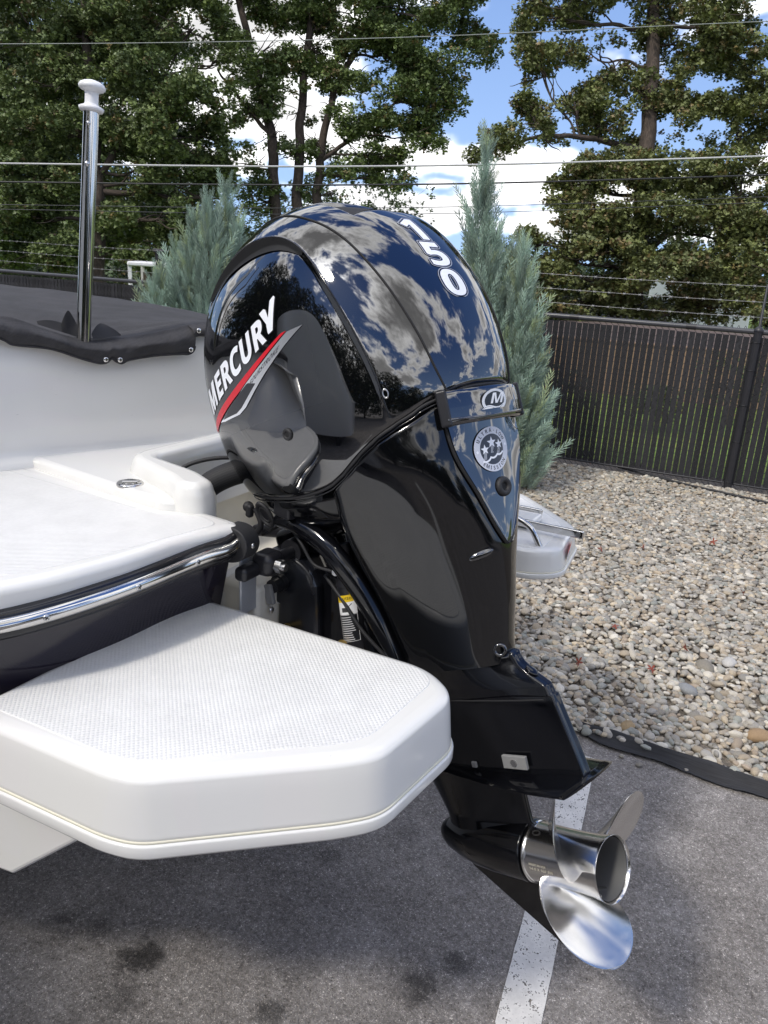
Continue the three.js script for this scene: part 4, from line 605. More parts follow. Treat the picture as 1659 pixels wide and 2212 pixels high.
// ---- tow pylon with its white spool
{
  const a = B(-0.618, 1.4, -0.122), b = B(-0.599, 1.935, -0.073), d = b.clone().sub(a).normalize();
  const py = thing('tow_pylon', 'polished steel tow pole with white spool top rising through the canvas cover', 'tow pole'); py.applyMatrix4(boat.matrixWorld);
  part(py, 'pole', rod(a, b, 0.0165, 0.0165, 40), chromeM);
  const sp = new THREE.LatheGeometry([[0.0001, 0], [0.019, 0], [0.0245, 0.001], [0.0265, 0.005], [0.0275, 0.009], [0.022, 0.012], [0.0165, 0.014], [0.0145, 0.018], [0.0145, 0.038], [0.0165, 0.042], [0.024, 0.044], [0.0285, 0.048], [0.029, 0.053], [0.026, 0.058], [0.019, 0.062], [0.009, 0.065], [0.0001, 0.066]].map(p => new THREE.Vector2(...p)), 48);
  sp.applyQuaternion(new THREE.Quaternion().setFromUnitVectors(V3(0, 1, 0), d)); sp.translate(b.x, b.y, b.z); part(py, 'spool', sp, phy(0.82, 0.82, 0.83, 0.25));
  const pin = b.clone().addScaledVector(d, -0.11), bt = new THREE.SphereGeometry(0.006, 16, 10); bt.translate(pin.x + 0.0085, pin.y, pin.z + 0.0145); part(py, 'spring_button', bt, boltM); const b2 = new THREE.SphereGeometry(0.005, 16, 10); const q2 = b.clone().addScaledVector(d, -0.025); b2.translate(q2.x + 0.0085, q2.y, q2.z + 0.014); part(py, 'rivet', b2, boltM);
}
// ------------------------------------------------------------------ motor mounting, in the boat's frame but part of the motor
{
  const add = (name, g, m, label, parent = motor) => { g.applyMatrix4(boatToMotor); return part(parent, name, g, m, label); };
  const prof = [[-0.06, 0.95], [-0.036, 0.99], [-0.02, 1.028], [0.042, 1.03], [0.075, 1.01], [0.088, 0.985], [0.096, 0.86], [0.09, 0.7], [0.05, 0.62], [-0.0, 0.62], [0.012, 0.8], [0.014, 0.93]];
  for (const s of [1, -1]) {
    const sh3 = new THREE.Shape(prof.map(p => new THREE.Vector2(...p))); const g = new THREE.ExtrudeGeometry(sh3, { depth: 0.045, bevelEnabled: true, bevelThickness: 0.016, bevelSize: 0.014, bevelSegments: 5 }); g.translate(0, 0, s > 0 ? 0.11 : -0.155);
    const cb = add('clamp_bracket', g, phy(0.008, 0.009, 0.013, 0.26, { ior: 1.7 }));
    if (s > 0) {
      const k = merge([rod(B(0.012, 0.98, -0.155), B(0.012, 0.98, -0.185), 0.021, 0.019, 24), rod(B(0.012, 0.98, -0.18), B(0.012, 0.98, -0.205), 0.016, 0.015, 24)]); add('tilt_tube_end', k, satinM, undefined, cb);
      const lv = new RoundedBoxGeometry(0.02, 0.045, 0.012, 2, 0.004); lv.rotateZ(0.25); lv.translate(0.008, 0.962, 0.208); add('tilt_lock_lever', lv, anodeM, undefined, cb);
      // bright cast edge
      const e = tube([B(-0.034, 0.992, -0.165), B(-0.018, 1.03, -0.165), B(0.042, 1.034, -0.165), B(0.08, 1.01, -0.165), B(0.092, 0.97, -0.165)], 0.006, 40, 8); add('bracket_flange', e, satinM, undefined, cb);
    }
  }
  // hydraulic steering ram
  const ram = add('steering_ram', merge([rod(B(0.03, 1.052, -0.13), B(0.03, 1.052, 0.3), 0.022, 0.022, 28), rod(B(0.03, 1.052, -0.25), B(0.03, 1.052, -0.12), 0.0125, 0.0125, 20), rod(B(0.03, 1.052, -0.165), B(0.03, 1.052, -0.135), 0.026, 0.026, 28)]), satinM, 'black hydraulic steering ram');
  const ra = new RoundedBoxGeometry(0.052, 0.05, 0.06, 4, 0.018); ra.translate(0.03, 1.054, 0.245); add('rod_end', ra, satinM, undefined, ram);
  add('rod_nut', (() => { const g = merge([new THREE.CylinderGeometry(0.0145, 0.0145, 0.014, 6), new THREE.CylinderGeometry(0.008, 0.008, 0.03, 16)]); g.rotateZ(Math.PI / 2); g.translate(0.064, 1.054, 0.25); return g; })(), boltM, undefined, ram);
  add('rod_link', (() => { const g = new RoundedBoxGeometry(0.03, 0.03, 0.07, 3, 0.01); g.translate(0.015, 1.045, 0.285); return g; })(), satinM, undefined, ram);
  const M = (u, v, w) => V3(u, v, -w);
  // swivel body, steering arm and the curved rigging guard in the motor frame
  const sw = part(motor, 'swivel_body', merge([(() => { const g = new RoundedBoxGeometry(0.17, 0.32, 0.2, 4, 0.035); g.translate(-0.49, 0.55, 0.01); return g; })(), (() => { const g = new RoundedBoxGeometry(0.2, 0.05, 0.22, 4, 0.02); g.rotateZ(0.12); g.translate(-0.54, 0.695, 0.01); return g; })(), rod(M(-0.45, 0.36, 0), M(-0.42, 0.72, 0), 0.05, 0.05, 24)]), paint2M);
  part(sw, 'steering_arm', (() => { const g = new RoundedBoxGeometry(0.2, 0.028, 0.07, 4, 0.012); g.rotateZ(-0.15); g.translate(-0.66, 0.705, 0.06); return g; })(), satinM);
  const gp = [[-0.53, 0.735, -0.165], [-0.47, 0.715, -0.165], [-0.415, 0.67, -0.155], [-0.378, 0.61, -0.145], [-0.355, 0.53, -0.125], [-0.34, 0.45, -0.108], [-0.33, 0.4, -0.095]];
  const gc2 = new THREE.CatmullRomCurve3(gp.map(p => M(...p)), false, 'centripetal');
  const gs = gc2.getSpacedPoints(60); const gg = grid(60, 16, (a, b) => { const i = Math.round(a * 60), p = gs[i], t = gs[Math.min(60, i + 1)].clone().sub(gs[Math.max(0, i - 1)]).normalize(), n = V3(-t.y, t.x, 0).normalize(), th = b * 2 * Math.PI, W = 0.02 * Math.sin(Math.PI * clamp(a * 0.9 + 0.1, 0, 1)) ** 0.5 + 0.004; return p.clone().addScaledVector(n, W * Math.cos(th)).add(V3(0, 0, 0.02 * Math.sin(th))); }, false);
  part(motor, 'rigging_guard', gg, paint2M, 'curved black guard sweeping down the front of the leg');
  // hoses and cables
  part(motor, 'cable', tube([M(-0.6, 0.71, -0.17), M(-0.52, 0.72, -0.16), M(-0.485, 0.68, -0.16), M(-0.47, 0.63, -0.15), M(-0.43, 0.61, -0.14)], 0.0035, 50, 8), rubberM);
  part(motor, 'cable', tube([M(-0.48, 0.6, -0.12), M(-0.43, 0.55, -0.13), M(-0.4, 0.48, -0.12), M(-0.37, 0.42, -0.1)], 0.004, 50, 8), rubberM);
  part(motor, 'tilt_release', tube([M(-0.575, 0.77, -0.19), M(-0.575, 0.735, -0.185), M(-0.6, 0.715, -0.185), M(-0.625, 0.71, -0.185)], 0.0065, 30, 10), rubberM);
  // trim ram with caution label
  const tr = part(motor, 'trim_ram', merge([rod(M(-0.45, 0.44, -0.1), M(-0.425, 0.575, -0.105), 0.027, 0.027, 28), rod(M(-0.425, 0.575, -0.105), M(-0.42, 0.6, -0.106), 0.029, 0.022, 28), rod(M(-0.42, 0.6, -0.106), M(-0.41, 0.66, -0.108), 0.011, 0.011, 20)]), satinM);
  const ct = canvasTex(160, 420, (x, w, h) => { x.fillStyle = '#e8c423'; x.fillRect(0, 0, w, 62); x.fillStyle = '#141414'; x.font = 'bold 30px sans-serif'; x.fillText('⚠CAUTION', 6, 42); x.fillStyle = '#efefef'; x.fillRect(0, 62, w, 110); x.fillStyle = '#444'; x.fillRect(40, 110, 60, 40); x.strokeStyle = '#555'; x.lineWidth = 6; x.beginPath(); x.moveTo(90, 110); x.lineTo(125, 80); x.stroke(); x.fillStyle = '#16171b'; x.fillRect(0, 172, w, 248); x.strokeStyle = '#ddd'; x.lineWidth = 4; x.strokeRect(4, 176, w - 8, 238); x.fillStyle = '#c9c9c9'; for (let i = 0; i < 11; i++) x.fillRect(16, 194 + i * 20, w - 40 - (i * 29) % 34, 8); });
  const la = grid(12, 12, (a, b) => { const t = lerp(0.12, 0.86, b), p = M(-0.45, 0.44, -0.1).lerp(M(-0.425, 0.575, -0.105), t), th = lerp(2.05, 0.35, a); return p.add(V3(0.0276 * Math.cos(th), 0, 0.0276 * Math.sin(th))); });
  part(tr, 'caution_label', la, std(1, 1, 1, 0.4, { map: ct, side: THREE.DoubleSide }), 'yellow and white caution label');
  { const c = rod(M(-0.455, 0.452, -0.135), M(-0.447, 0.452, -0.148), 0.0125, 0.0125, 20); part(tr, 'drain_plug', c, brassM); }
  { const c = rod(M(-0.425, 0.607, -0.13), M(-0.42, 0.607, -0.14), 0.0075, 0.0075, 16); part(tr, 'bolt', c, boltM); }
  // flush port and flush hose cap on the chin, oil fill plug
  { const c = V3(-0.545, 0.752, 0.19), n = V3(0.05, -0.35, 0.93).normalize(), q = new THREE.Quaternion().setFromUnitVectors(V3(0, 0, 1), n); const r1 = merge([new THREE.TorusGeometry(0.021, 0.0045, 10, 32), new THREE.TorusGeometry(0.0135, 0.003, 10, 32)]); r1.scale(0.8, 1.25, 1); r1.applyQuaternion(q); r1.translate(c.x, c.y, c.z); const fp = part(motor, 'flush_port', r1, rubberM); const cc = new THREE.CylinderGeometry(0.02, 0.02, 0.006, 28); cc.rotateX(Math.PI / 2); cc.scale(0.8, 1.25, 1); cc.applyQuaternion(q); cc.translate(c.x, c.y, c.z - 0.002); part(fp, 'cap', cc, satinM); }
  { const g = new RoundedBoxGeometry(0.016, 0.03, 0.016, 3, 0.006); g.rotateZ(-0.5); g.translate(-0.59, 0.767, 0.195); const kn = part(motor, 'chin_knob', g, rubberM); const g2 = new THREE.SphereGeometry(0.012, 16, 12); g2.translate(-0.6, 0.776, 0.19); part(kn, 'knob_head', g2, rubberM); }
  { const g = new RoundedBoxGeometry(0.05, 0.035, 0.03, 3, 0.006); g.rotateZ(-0.4); g.translate(-0.475, 0.755, 0.185); part(motor, 'cowl_catch', g, satinM); }
  // braided rigging hose looping out of the well
  const hm = std(1, 1, 1, 0.7, { map: tex(128, 128, (x, y) => { const v = 0.12 + 0.06 * (Math.sin((x + y) * 2 * Math.PI * 8) * Math.sin((x - y) * 2 * Math.PI * 8)); return [v, v, v * 1.08]; }) }); hm.map.repeat.set(14, 2);
  add('rigging_hose', tube([B(-0.02, 1.12, 0.0), B(-0.04, 1.19, -0.06), B(-0.1, 1.205, -0.13), B(-0.18, 1.16, -0.19), B(-0.22, 1.06, -0.21), B(-0.24, 0.95, -0.2), B(-0.26, 0.9, -0.15)].map(p => p), 0.027, 80, 20), hm, 'black braided rigging hose arching into the well');
  add('fuel_line', tube([B(-0.05, 1.17, 0.02), B(-0.2, 1.2, -0.06), B(-0.28, 1.185, -0.12), B(-0.33, 1.14, -0.18)], 0.005, 50, 8), rubberM);
  add('hydraulic_hose', tube([B(0.03, 1.06, -0.09), B(0.05, 1.0, -0.08), B(0.05, 0.9, -0.1), B(0.02, 0.85, -0.14)], 0.006, 40, 8), rubberM);
  // brass fitting near the platform
  { const g = rod(B(0.03, 0.875, -0.17), B(0.045, 0.875, -0.2), 0.011, 0.011, 6); add('brass_fitting', g, brassM); }
}
// ------------------------------------------------------------------ the trailer that carries the hull
{
  const t = thing('boat_trailer', 'galvanised trailer frame and wheels under the boat hull', 'trailer'); t.applyMatrix4(boat.matrixWorld);
  const galv = std(0.42, 0.43, 0.44, 0.5, { metalness: 0.6 });
  for (const s of [1, -1]) { part(t, 'frame_rail', (() => { const g = new THREE.BoxGeometry(4.6, 0.1, 0.06); g.translate(-2.9, 0.28, s * 0.62); return g; })(), galv); part(t, 'bunk', (() => { const g = new THREE.BoxGeometry(3.2, 0.09, 0.1); g.translate(-2.2, 0.4, s * 0.5); return g; })(), std(0.05, 0.05, 0.06, 0.9)); for (const x of [-0.9, -2, -3.2]) part(t, 'bunk_post', (() => { const g = new THREE.BoxGeometry(0.06, 0.1, 0.06); g.translate(x, 0.35, s * 0.56); return g; })(), galv);
    const w = new THREE.Group(); w.name = 'wheel'; t.add(w); const ty = new THREE.TorusGeometry(0.24, 0.085, 16, 40); ty.scale(1, 1, 1.1); ty.translate(-2.3, 0.327, s * 0.98); part(w, 'tyre', ty, matteM); const ri = new THREE.CylinderGeometry(0.18, 0.18, 0.12, 28); ri.rotateX(Math.PI / 2); ri.translate(-2.3, 0.327, s * 0.98); part(w, 'rim', ri, alloyM); }
  part(t, 'axle', rod(V3(-2.3, 0.327, -0.98), V3(-2.3, 0.327, 0.98), 0.03), galv); part(t, 'cross_member', (() => { const g = new THREE.BoxGeometry(0.06, 0.08, 1.24); g.translate(-0.8, 0.27, 0); return g; })(), galv); part(t, 'tongue', (() => { const g = new THREE.BoxGeometry(1.6, 0.1, 0.1); g.translate(-5.9, 0.32, 0); return g; })(), galv); part(t, 'front_cross_member', (() => { const g = new THREE.BoxGeometry(0.08, 0.1, 1.3); g.translate(-5.15, 0.28, 0); return g; })(), galv); part(t, 'jack', rod(V3(-6.2, 0.0, 0), V3(-6.2, 0.6, 0), 0.03), galv);
}

// ------------------------------------------------------------------ a second boat parked alongside, seen only as a mirror image in the gloss
{
  const nb = thing('neighbour_boat', 'white boat parked alongside, mirrored in the glossy motor cowling', 'boat'); nb.applyMatrix4(boat.matrixWorld);
  const st = [[0.05, 0.0], [0.04, 0.55], [-0.05, 0.92], [-0.35, 1.1], [-1.0, 1.18], [-2.4, 1.18], [-3.8, 1.08], [-5.0, 0.75], [-5.9, 0.3], [-6.3, 0.02]], cz = 3.9;
  const c = bez(st.map(q => V3(q[0], 0, q[1])), 90), topAt = u => interp([[-6.5, 2.35], [-4, 2.5], [-2, 2.72], [-1.3, 2.72], [-0.8, 2.42], [-0.4, 1.95], [0, 1.5], [0.2, 1.45]], u);
  const side = s => grid(90, 16, (a, b) => { const q = c[Math.round(a * 90)]; const v = lerp(topAt(q.x), 0.45 + 0.4 * sst(0.6, 1, a), b); return V3(q.x, v, cz + s * q.z * (1 - 0.22 * b * b)); });
  part(nb, 'hull_side', side(1), gelM); part(nb, 'hull_side', side(-1), gelM);
  part(nb, 'deck', grid(90, 8, (a, b) => { const q = c[Math.round(a * 90)]; return V3(q.x, topAt(q.x) + 0.06 * Math.sin(Math.PI * b), cz + lerp(-1, 1, b) * q.z); }), gelM);
  part(nb, 'bottom', grid(90, 8, (a, b) => { const q = c[Math.round(a * 90)], k = Math.abs(b - 0.5) * 2; return V3(q.x, 0.45 + 0.4 * sst(0.6, 1, a) - 0.1 * (1 - k), cz + lerp(-1, 1, b) * q.z * 0.78); }), gelM);
  for (const x of [-0.6, -3.2]) part(nb, 'stand', (() => { const g = new THREE.BoxGeometry(0.2, 0.42, 1.2); g.translate(x, 0.2, cz); return g; })(), satinM);
}
// ------------------------------------------------------------------ gravel
{
  reseed(101);
  let rg = new THREE.IcosahedronGeometry(1, 2); rg.deleteAttribute('uv'); rg.deleteAttribute('normal'); rg = mergeVertices(rg); const p = rg.attributes.position;
  for (let i = 0; i < p.count; i++) { const v = V3(p.getX(i), p.getY(i), p.getZ(i)), k = 1 + 0.2 * noise(v.x * 1.1 + 3, v.y * 1.1, v.z * 1.1) + 0.1 * noise(v.x * 2.3, v.y * 2.3 + 9, v.z * 2.3); p.setXYZ(i, v.x * k, v.y * k * 0.72, v.z * k * 0.86); }
  rg.computeVertexNormals();
  const pal = [[0.42, 0.4, 0.37], [0.3, 0.29, 0.275], [0.2, 0.2, 0.205], [0.52, 0.49, 0.44], [0.36, 0.31, 0.25], [0.33, 0.27, 0.2], [0.27, 0.285, 0.28], [0.16, 0.155, 0.15], [0.58, 0.56, 0.52], [0.24, 0.23, 0.21], [0.34, 0.33, 0.32], [0.47, 0.4, 0.3], [0.21, 0.24, 0.24], [0.28, 0.22, 0.17]];
  const list = [];
  const put = (t, n, y, sc) => { const q = FQ(t, n, y); list.push([q, sc]); };
  const N1 = 98000, tMin = -3.2, tMax = 6.5, n1 = edgeN;
  for (let i = 0; i < N1; i++) {
    const t = rr(tMin, tMax), n = rr(0.05, n1 + 0.02), near = n / n1;
    if (t > 3.6 && rnd() < 0.45) continue;
    const big = rnd() ** 3.2; put(t, n, 0.012 + rr(0, 0.016) + 0.012 * noise(t * 1.3, n * 1.3, 5), rr(0.0075, 0.0135) + 0.012 * big);
  }
  for (let i = 0; i < 3200; i++) put(rr(6.5, 11), rr(0.1, n1), 0.015, rr(0.012, 0.03));
  for (let i = 0; i < 50; i++) put(rr(-3, 3.5), n1 + rnd() ** 2 * 0.12, 0.006, rr(0.006, 0.014));
  const speck = tex(256, 256, (x, y) => { const v = 0.86 + 0.22 * (soilH[1](x * 2, y * 2) - 0.5) + 0.25 * (soilH[0](x, y) - 0.5); return [v, v, v]; });
  const uv = new Float32Array(p.count * 2); for (let i = 0; i < p.count; i++) { uv[i * 2] = Math.atan2(p.getZ(i), p.getX(i)) / 3; uv[i * 2 + 1] = p.getY(i) * 0.6; } rg.setAttribute('uv', new THREE.BufferAttribute(uv, 2));
  const im = new THREE.InstancedMesh(rg, std(1, 1, 1, 0.72, { map: speck }), list.length), m = new THREE.Matrix4(), q = new THREE.Quaternion(), e = new THREE.Euler(), c = new THREE.Color();
  list.forEach(([pos, s], i) => { e.set(rr(-0.35, 0.35), rr(0, 6.28), rr(-0.35, 0.35)); q.setFromEuler(e); m.compose(pos, q, V3(s * rr(0.9, 1.5), s * rr(0.7, 1.1), s * rr(0.8, 1.15))); im.setMatrixAt(i, m); const a = pal[Math.floor(rnd() ** 1.15 * pal.length)], k = rr(1.1, 1.65); const mu = 0.36; c.setRGB(lerp(a[0], mu * 1.06, 0.3) * k, lerp(a[1], mu * 0.94, 0.3) * k * 0.985, lerp(a[2], mu * 0.78, 0.3) * k * 0.94); im.setColorAt(i, c); });
  im.name = 'gravel'; im.userData = { kind: 'stuff', label: 'rounded mixed river gravel between asphalt and fence', category: 'gravel' }; im.castShadow = im.receiveShadow = true; scene.add(im);
  // larger stones that stand out
  const bigs = [[1522, 1442, 0.045, [0.3, 0.27, 0.22], 'large tan stone lying on the gravel'], [1485, 1490, 0.036, [0.3, 0.31, 0.32], 'flat blue grey stone lying on the gravel'], [1575, 1432, 0.035, [0.62, 0.6, 0.57], 'round white stone lying on the gravel'], [1640, 1590, 0.04, [0.4, 0.27, 0.15], 'rusty orange stone at the right of the gravel bed'], [1355, 1570, 0.03, [0.42, 0.3, 0.16], 'tan stone beside the torn black fabric edging']];
  bigs.forEach(([x, y, s, col, label]) => { const g = rg.clone(); g.scale(s * 1.25, s * 0.9, s); g.rotateY(x); const o = onGround(x, y, 0.03); const me = solo('stone', g, std(...col, 0.75, { map: speck }), label, 'stone', 'large stones in the gravel'); me.position.set(o.x, 0.03, o.z); });
  // fallen leaves
  const ls = new THREE.Shape(); for (let i = 0; i <= 20; i++) { const a = i / 20 * 2 * Math.PI, r = 1 * (0.62 + 0.38 * Math.cos(5 * a)); i ? ls.lineTo(r * Math.cos(a), r * Math.sin(a)) : ls.moveTo(r, 0); }
  const lgm = new THREE.ShapeGeometry(ls); const lp = lgm.attributes.position; for (let i = 0; i < lp.count; i++) lp.setZ(i, 0.25 * (lp.getX(i) ** 2 - lp.getY(i) ** 2)); lgm.computeVertexNormals();
  const redM = std(0.2, 0.045, 0.025, 0.8, { side: THREE.DoubleSide });
  [[1328, 1352], [1408, 1445], [1300, 1188], [1275, 1000], [1605, 1282], [1480, 1398], [1390, 1180], [1250, 1430], [1540, 1170]].forEach(([x, y], i) => { const o = onGround(x, y, 0.045); const l = solo('fallen_leaf', lgm, redM, 'small dry red leaf fallen on the gravel', 'leaf', 'dry leaves on the gravel'); l.scale.setScalar(0.022 + 0.006 * (i % 3)); l.rotation.set(-1.3 + 0.2 * (i % 2), 0.3 * i, 0.9 * i); l.position.set(o.x, 0.045, o.z); });
}
// torn black landscape fabric along the asphalt edge
{
  const a = onGround(1248, 1578), b = onGround(1700, 1728), d = b.clone().sub(a); const L = d.length(); d.normalize(); const n = V3(d.z, 0, -d.x); if (n.z < 0) n.negate();
  const W = t => 0.05 + 0.018 * noise(t * 5, 1, 2) + 0.006 * noise(t * 40, 4, 1);
  const f = (s, b2, up) => { const t = s * (L + 3), e = (b2 - 0.5), end = Math.min(1, s * 40); return a.clone().addScaledVector(d, t).addScaledVector(n, e * W(t) * 2 * (0.35 + 0.65 * end) + 0.012 * noise(t * 3, 8, 1)).setY(0.012 + 0.028 * Math.max(0, 1 - Math.abs(b2 - 0.35) * 2.2) + 0.006 * noise(t * 9, b2 * 3, 3) - (up ? 0 : 0.004)); };
  const g = merge([grid(260, 12, (s, b2) => f(s, b2, 1))]);
  reseed(77); const fh = [tileHash(200), tileHash(40)];
  solo('fabric_edging', g, std(1, 1, 1, 0.9, { map: tex(256, 256, (x, y) => { const v = 0.17 + 0.1 * (fh[0](x, y) - 0.5) + 0.07 * (fh[1](x, y * 6) - 0.5); return [v, v, v * 1.05]; }), side: THREE.DoubleSide }), 'torn strip of black landscape fabric between gravel and asphalt', 'edging');
  // frayed threads are too small to count: one part
}
// ------------------------------------------------------------------ chain link fence with black privacy slats
{
  const fe = thing('chain_link_fence', 'black chain link fence with vertical privacy slats and barbed wire', 'fence');
  const O = FQ(0, 0, 0); fe.position.copy(O); fe.rotation.y = Math.atan2(-fenceDir.z, fenceDir.x);   // local x runs along the fence to the left
  const HT = 1.3, T0 = -3.0, T1 = 12;
  const blk = std(0.022, 0.022, 0.026, 0.42), slatM = [0.016, 0.02, 0.026].map(v => std(v, v, v * 1.15, 0.5));
  const zc = new THREE.Vector3().crossVectors(V3(1, 0, 0).applyAxisAngle(V3(0, 1, 0), fe.rotation.y), V3(0, 1, 0)).dot(fenceN) > 0 ? 1 : -1;   // local z sign of the camera side
  const rail = new THREE.CylinderGeometry(0.021, 0.021, T1 - T0, 20); rail.rotateZ(Math.PI / 2); rail.translate((T0 + T1) / 2, HT, 0); const rl = part(fe, 'top_rail', rail, std(0.05, 0.052, 0.06, 0.35));
  for (const x of [0.5, 1.45]) { const c = new THREE.CylinderGeometry(0.0235, 0.0235, 0.08, 20); c.rotateZ(Math.PI / 2); c.translate(x, HT, 0); part(rl, 'rail_sleeve', c, blk); }
  for (const x of [-2.95, 0, 2.95, 5.78, 8.8, 11.8]) {
    const po = part(fe, 'post', (() => { const g = new THREE.CylinderGeometry(0.032, 0.032, HT + 0.02, 24); g.translate(x, (HT + 0.02) / 2 - 0.01, zc * 0.012); return g; })(), blk);
    for (const y of [0.08, 0.42, 0.72, 1.0, 1.22]) { const b = new THREE.TorusGeometry(0.034, 0.0035, 8, 24); b.rotateX(Math.PI / 2); b.translate(x, y, zc * 0.012); part(po, 'tie_band', b, satinM); }
    part(po, 'cap', (() => { const g = new THREE.SphereGeometry(0.037, 20, 10, 0, 7, 0, 1.6); g.translate(x, HT + 0.006, zc * 0.012); return g; })(), blk);
    part(po, 'barb_arm', rod(V3(x, HT + 0.01, 0), V3(x, HT + 0.36, zc * -0.13), 0.011, 0.009), blk);
  }
  // slats: 300 nearest the camera single, spaced so the light falls through the gaps
  const pitch = 0.0508, sw = 0.0465; reseed(12);
  const vars = [0, 1, 2].map(k => { const g = new THREE.BoxGeometry(sw - 0.002 * k, HT - 0.105, 0.006); return g; });
  let n = 0; for (let x = T0 + 0.03; x < T1 && n < 296; x += pitch) { const wide = x > 4.6 ? 1.1 : 1; const s = part(fe, 'slat', vars[n % 3], slatM[Math.floor(rnd() * 3)]); s.position.set(x + rr(-0.0015, 0.0015), (HT - 0.105) / 2 + 0.065 + rr(-0.004, 0.004), rr(-0.001, 0.001)); s.scale.x = wide; s.scale.x *= rr(0.95, 1.045); s.rotation.y = rr(-0.1, 0.1); s.rotation.z = rr(-0.003, 0.003); n++; }
  // wire mesh: diamonds, one zigzag per half pitch
  const wire = [], R = 0.0021, dy = 0.0508;
  for (let x = T0; x < T1; x += pitch) { const pts = []; for (let k = 0; k * dy / 1 < HT - 0.005; k++) pts.push(V3(x + (k % 2 ? pitch / 2 : -pitch / 2), 0.015 + k * dy, (k % 2 ? 1 : -1) * 0.0045 + zc * 0.0)); for (let k = 0; k < pts.length - 1; k++) { const g = rodLite(pts[k].clone().setZ(zc * 0.005), pts[k + 1].clone().setZ(zc * 0.005), R); wire.push(g); } }
  function rodLite(a, b, r) { const d = b.clone().sub(a), g = new THREE.CylinderGeometry(r, r, d.length(), 4, 1, true); g.applyQuaternion(new THREE.Quaternion().setFromUnitVectors(V3(0, 1, 0), d.normalize())); g.translate((a.x + b.x) / 2, (a.y + b.y) / 2, (a.z + b.z) / 2); return g; }
  const wm = part(fe, 'wire_mesh', mergeGeometries(wire), std(0.03, 0.03, 0.035, 0.4)); wm.userData.kind = 'stuff';
  // knuckled top ends
  const kn = []; for (let x = T0; x < T1; x += pitch) { kn.push(rodLite(V3(x - 0.012, HT + 0.015, 0), V3(x, HT + 0.04, 0), 0.002), rodLite(V3(x, HT + 0.04, 0), V3(x + 0.012, HT + 0.015, 0), 0.002)); } const kk = part(fe, 'wire_knuckles', mergeGeometries(kn), std(0.05, 0.05, 0.055, 0.4)); kk.userData.kind = 'stuff';
  part(fe, 'bottom_rod', (() => { const g = new THREE.CylinderGeometry(0.009, 0.009, T1 - T0, 10); g.rotateZ(Math.PI / 2); g.translate((T0 + T1) / 2, 0.062, 0); return g; })(), blk);
  // barbed wire strands
  const bw = std(0.3, 0.3, 0.31, 0.45, { metalness: 0.6 });
  for (const k of [0.33, 0.66, 1]) {
    const y = HT + 0.35 * k, z = zc * -0.126 * k; const gs = [];
    const pts = []; for (let x = T0; x <= T1; x += 0.25) pts.push(V3(x, y - 0.012 * Math.sin(((x + 30) % 2.95) / 2.95 * Math.PI), z)); gs.push(tube(pts, 0.0018, 300, 5));
    for (let x = T0 + 0.05 + 0.04 * k; x < T1; x += 0.125) { const yy = y - 0.012 * Math.sin(((x + 30) % 2.95) / 2.95 * Math.PI); for (const a of [0.7, 2.2]) gs.push(rodLite(V3(x - 0.014 * Math.cos(a), yy - 0.014 * Math.sin(a), z - 0.006), V3(x + 0.014 * Math.cos(a), yy + 0.014 * Math.sin(a), z + 0.006), 0.0013)); const c = new THREE.CylinderGeometry(0.0036, 0.0036, 0.016, 6); c.rotateZ(Math.PI / 2); c.translate(x, yy, z); gs.push(c); }
    part(fe, 'barbed_wire', merge(gs), bw);
  }
  // loose pipe and bare soil strip at the foot
  const p0 = fe.worldToLocal(onGround(1345, 1018)), p1 = fe.worldToLocal(onGround(1700, 1098)); 
}
{ const a = onGround(1335, 1012, 0.02), b = onGround(1480, 1050, 0.02), c = onGround(1560, 1068, 0.02), d = onGround(1700, 1100, 0.02); solo('drip_line', tube([a, b, c, d].map(p => p.setY(0.035)), 0.011, 60, 8), rubberM, 'thin black irrigation pipe lying along the fence foot', 'pipe'); }
// weeds at the fence foot
{
  reseed(44); const wM = phy(0.07, 0.13, 0.035, 0.8, { side: THREE.DoubleSide });
  [[1265, 990, 0.09, 'small green weed at the fence foot beside the right juniper'], [1375, 1012, 0.06, 'pale green weed at the fence foot between the juniper and the post']].forEach(([x, y, r, label]) => { const c = onGround(x, y), gs = []; for (let i = 0; i < 60; i++) { const a = rr(0, 6.28), l = rr(0.4, 1) * r, q = [V3(0, 0, 0), V3(Math.cos(a) * l * 0.6 - 0.006 * Math.sin(a), rr(0.3, 0.6) * r, Math.sin(a) * l * 0.6 + 0.006 * Math.cos(a)), V3(Math.cos(a) * l, rr(0.1, 0.5) * r, Math.sin(a) * l), V3(Math.cos(a) * l * 0.6 + 0.008 * Math.sin(a), rr(0.3, 0.6) * r, Math.sin(a) * l * 0.6 - 0.008 * Math.cos(a))]; const g = new THREE.BufferGeometry(); g.setAttribute('position', new THREE.Float32BufferAttribute([0, 1, 2, 0, 2, 3].flatMap(k => q[k].toArray()), 3)); g.computeVertexNormals(); g.setAttribute('uv', new THREE.Float32BufferAttribute(new Float32Array(12), 2)); gs.push(g); } const m = solo('weed', mergeGeometries(gs), wM, label, 'plant'); m.position.set(c.x, 0.02, c.z); });
}
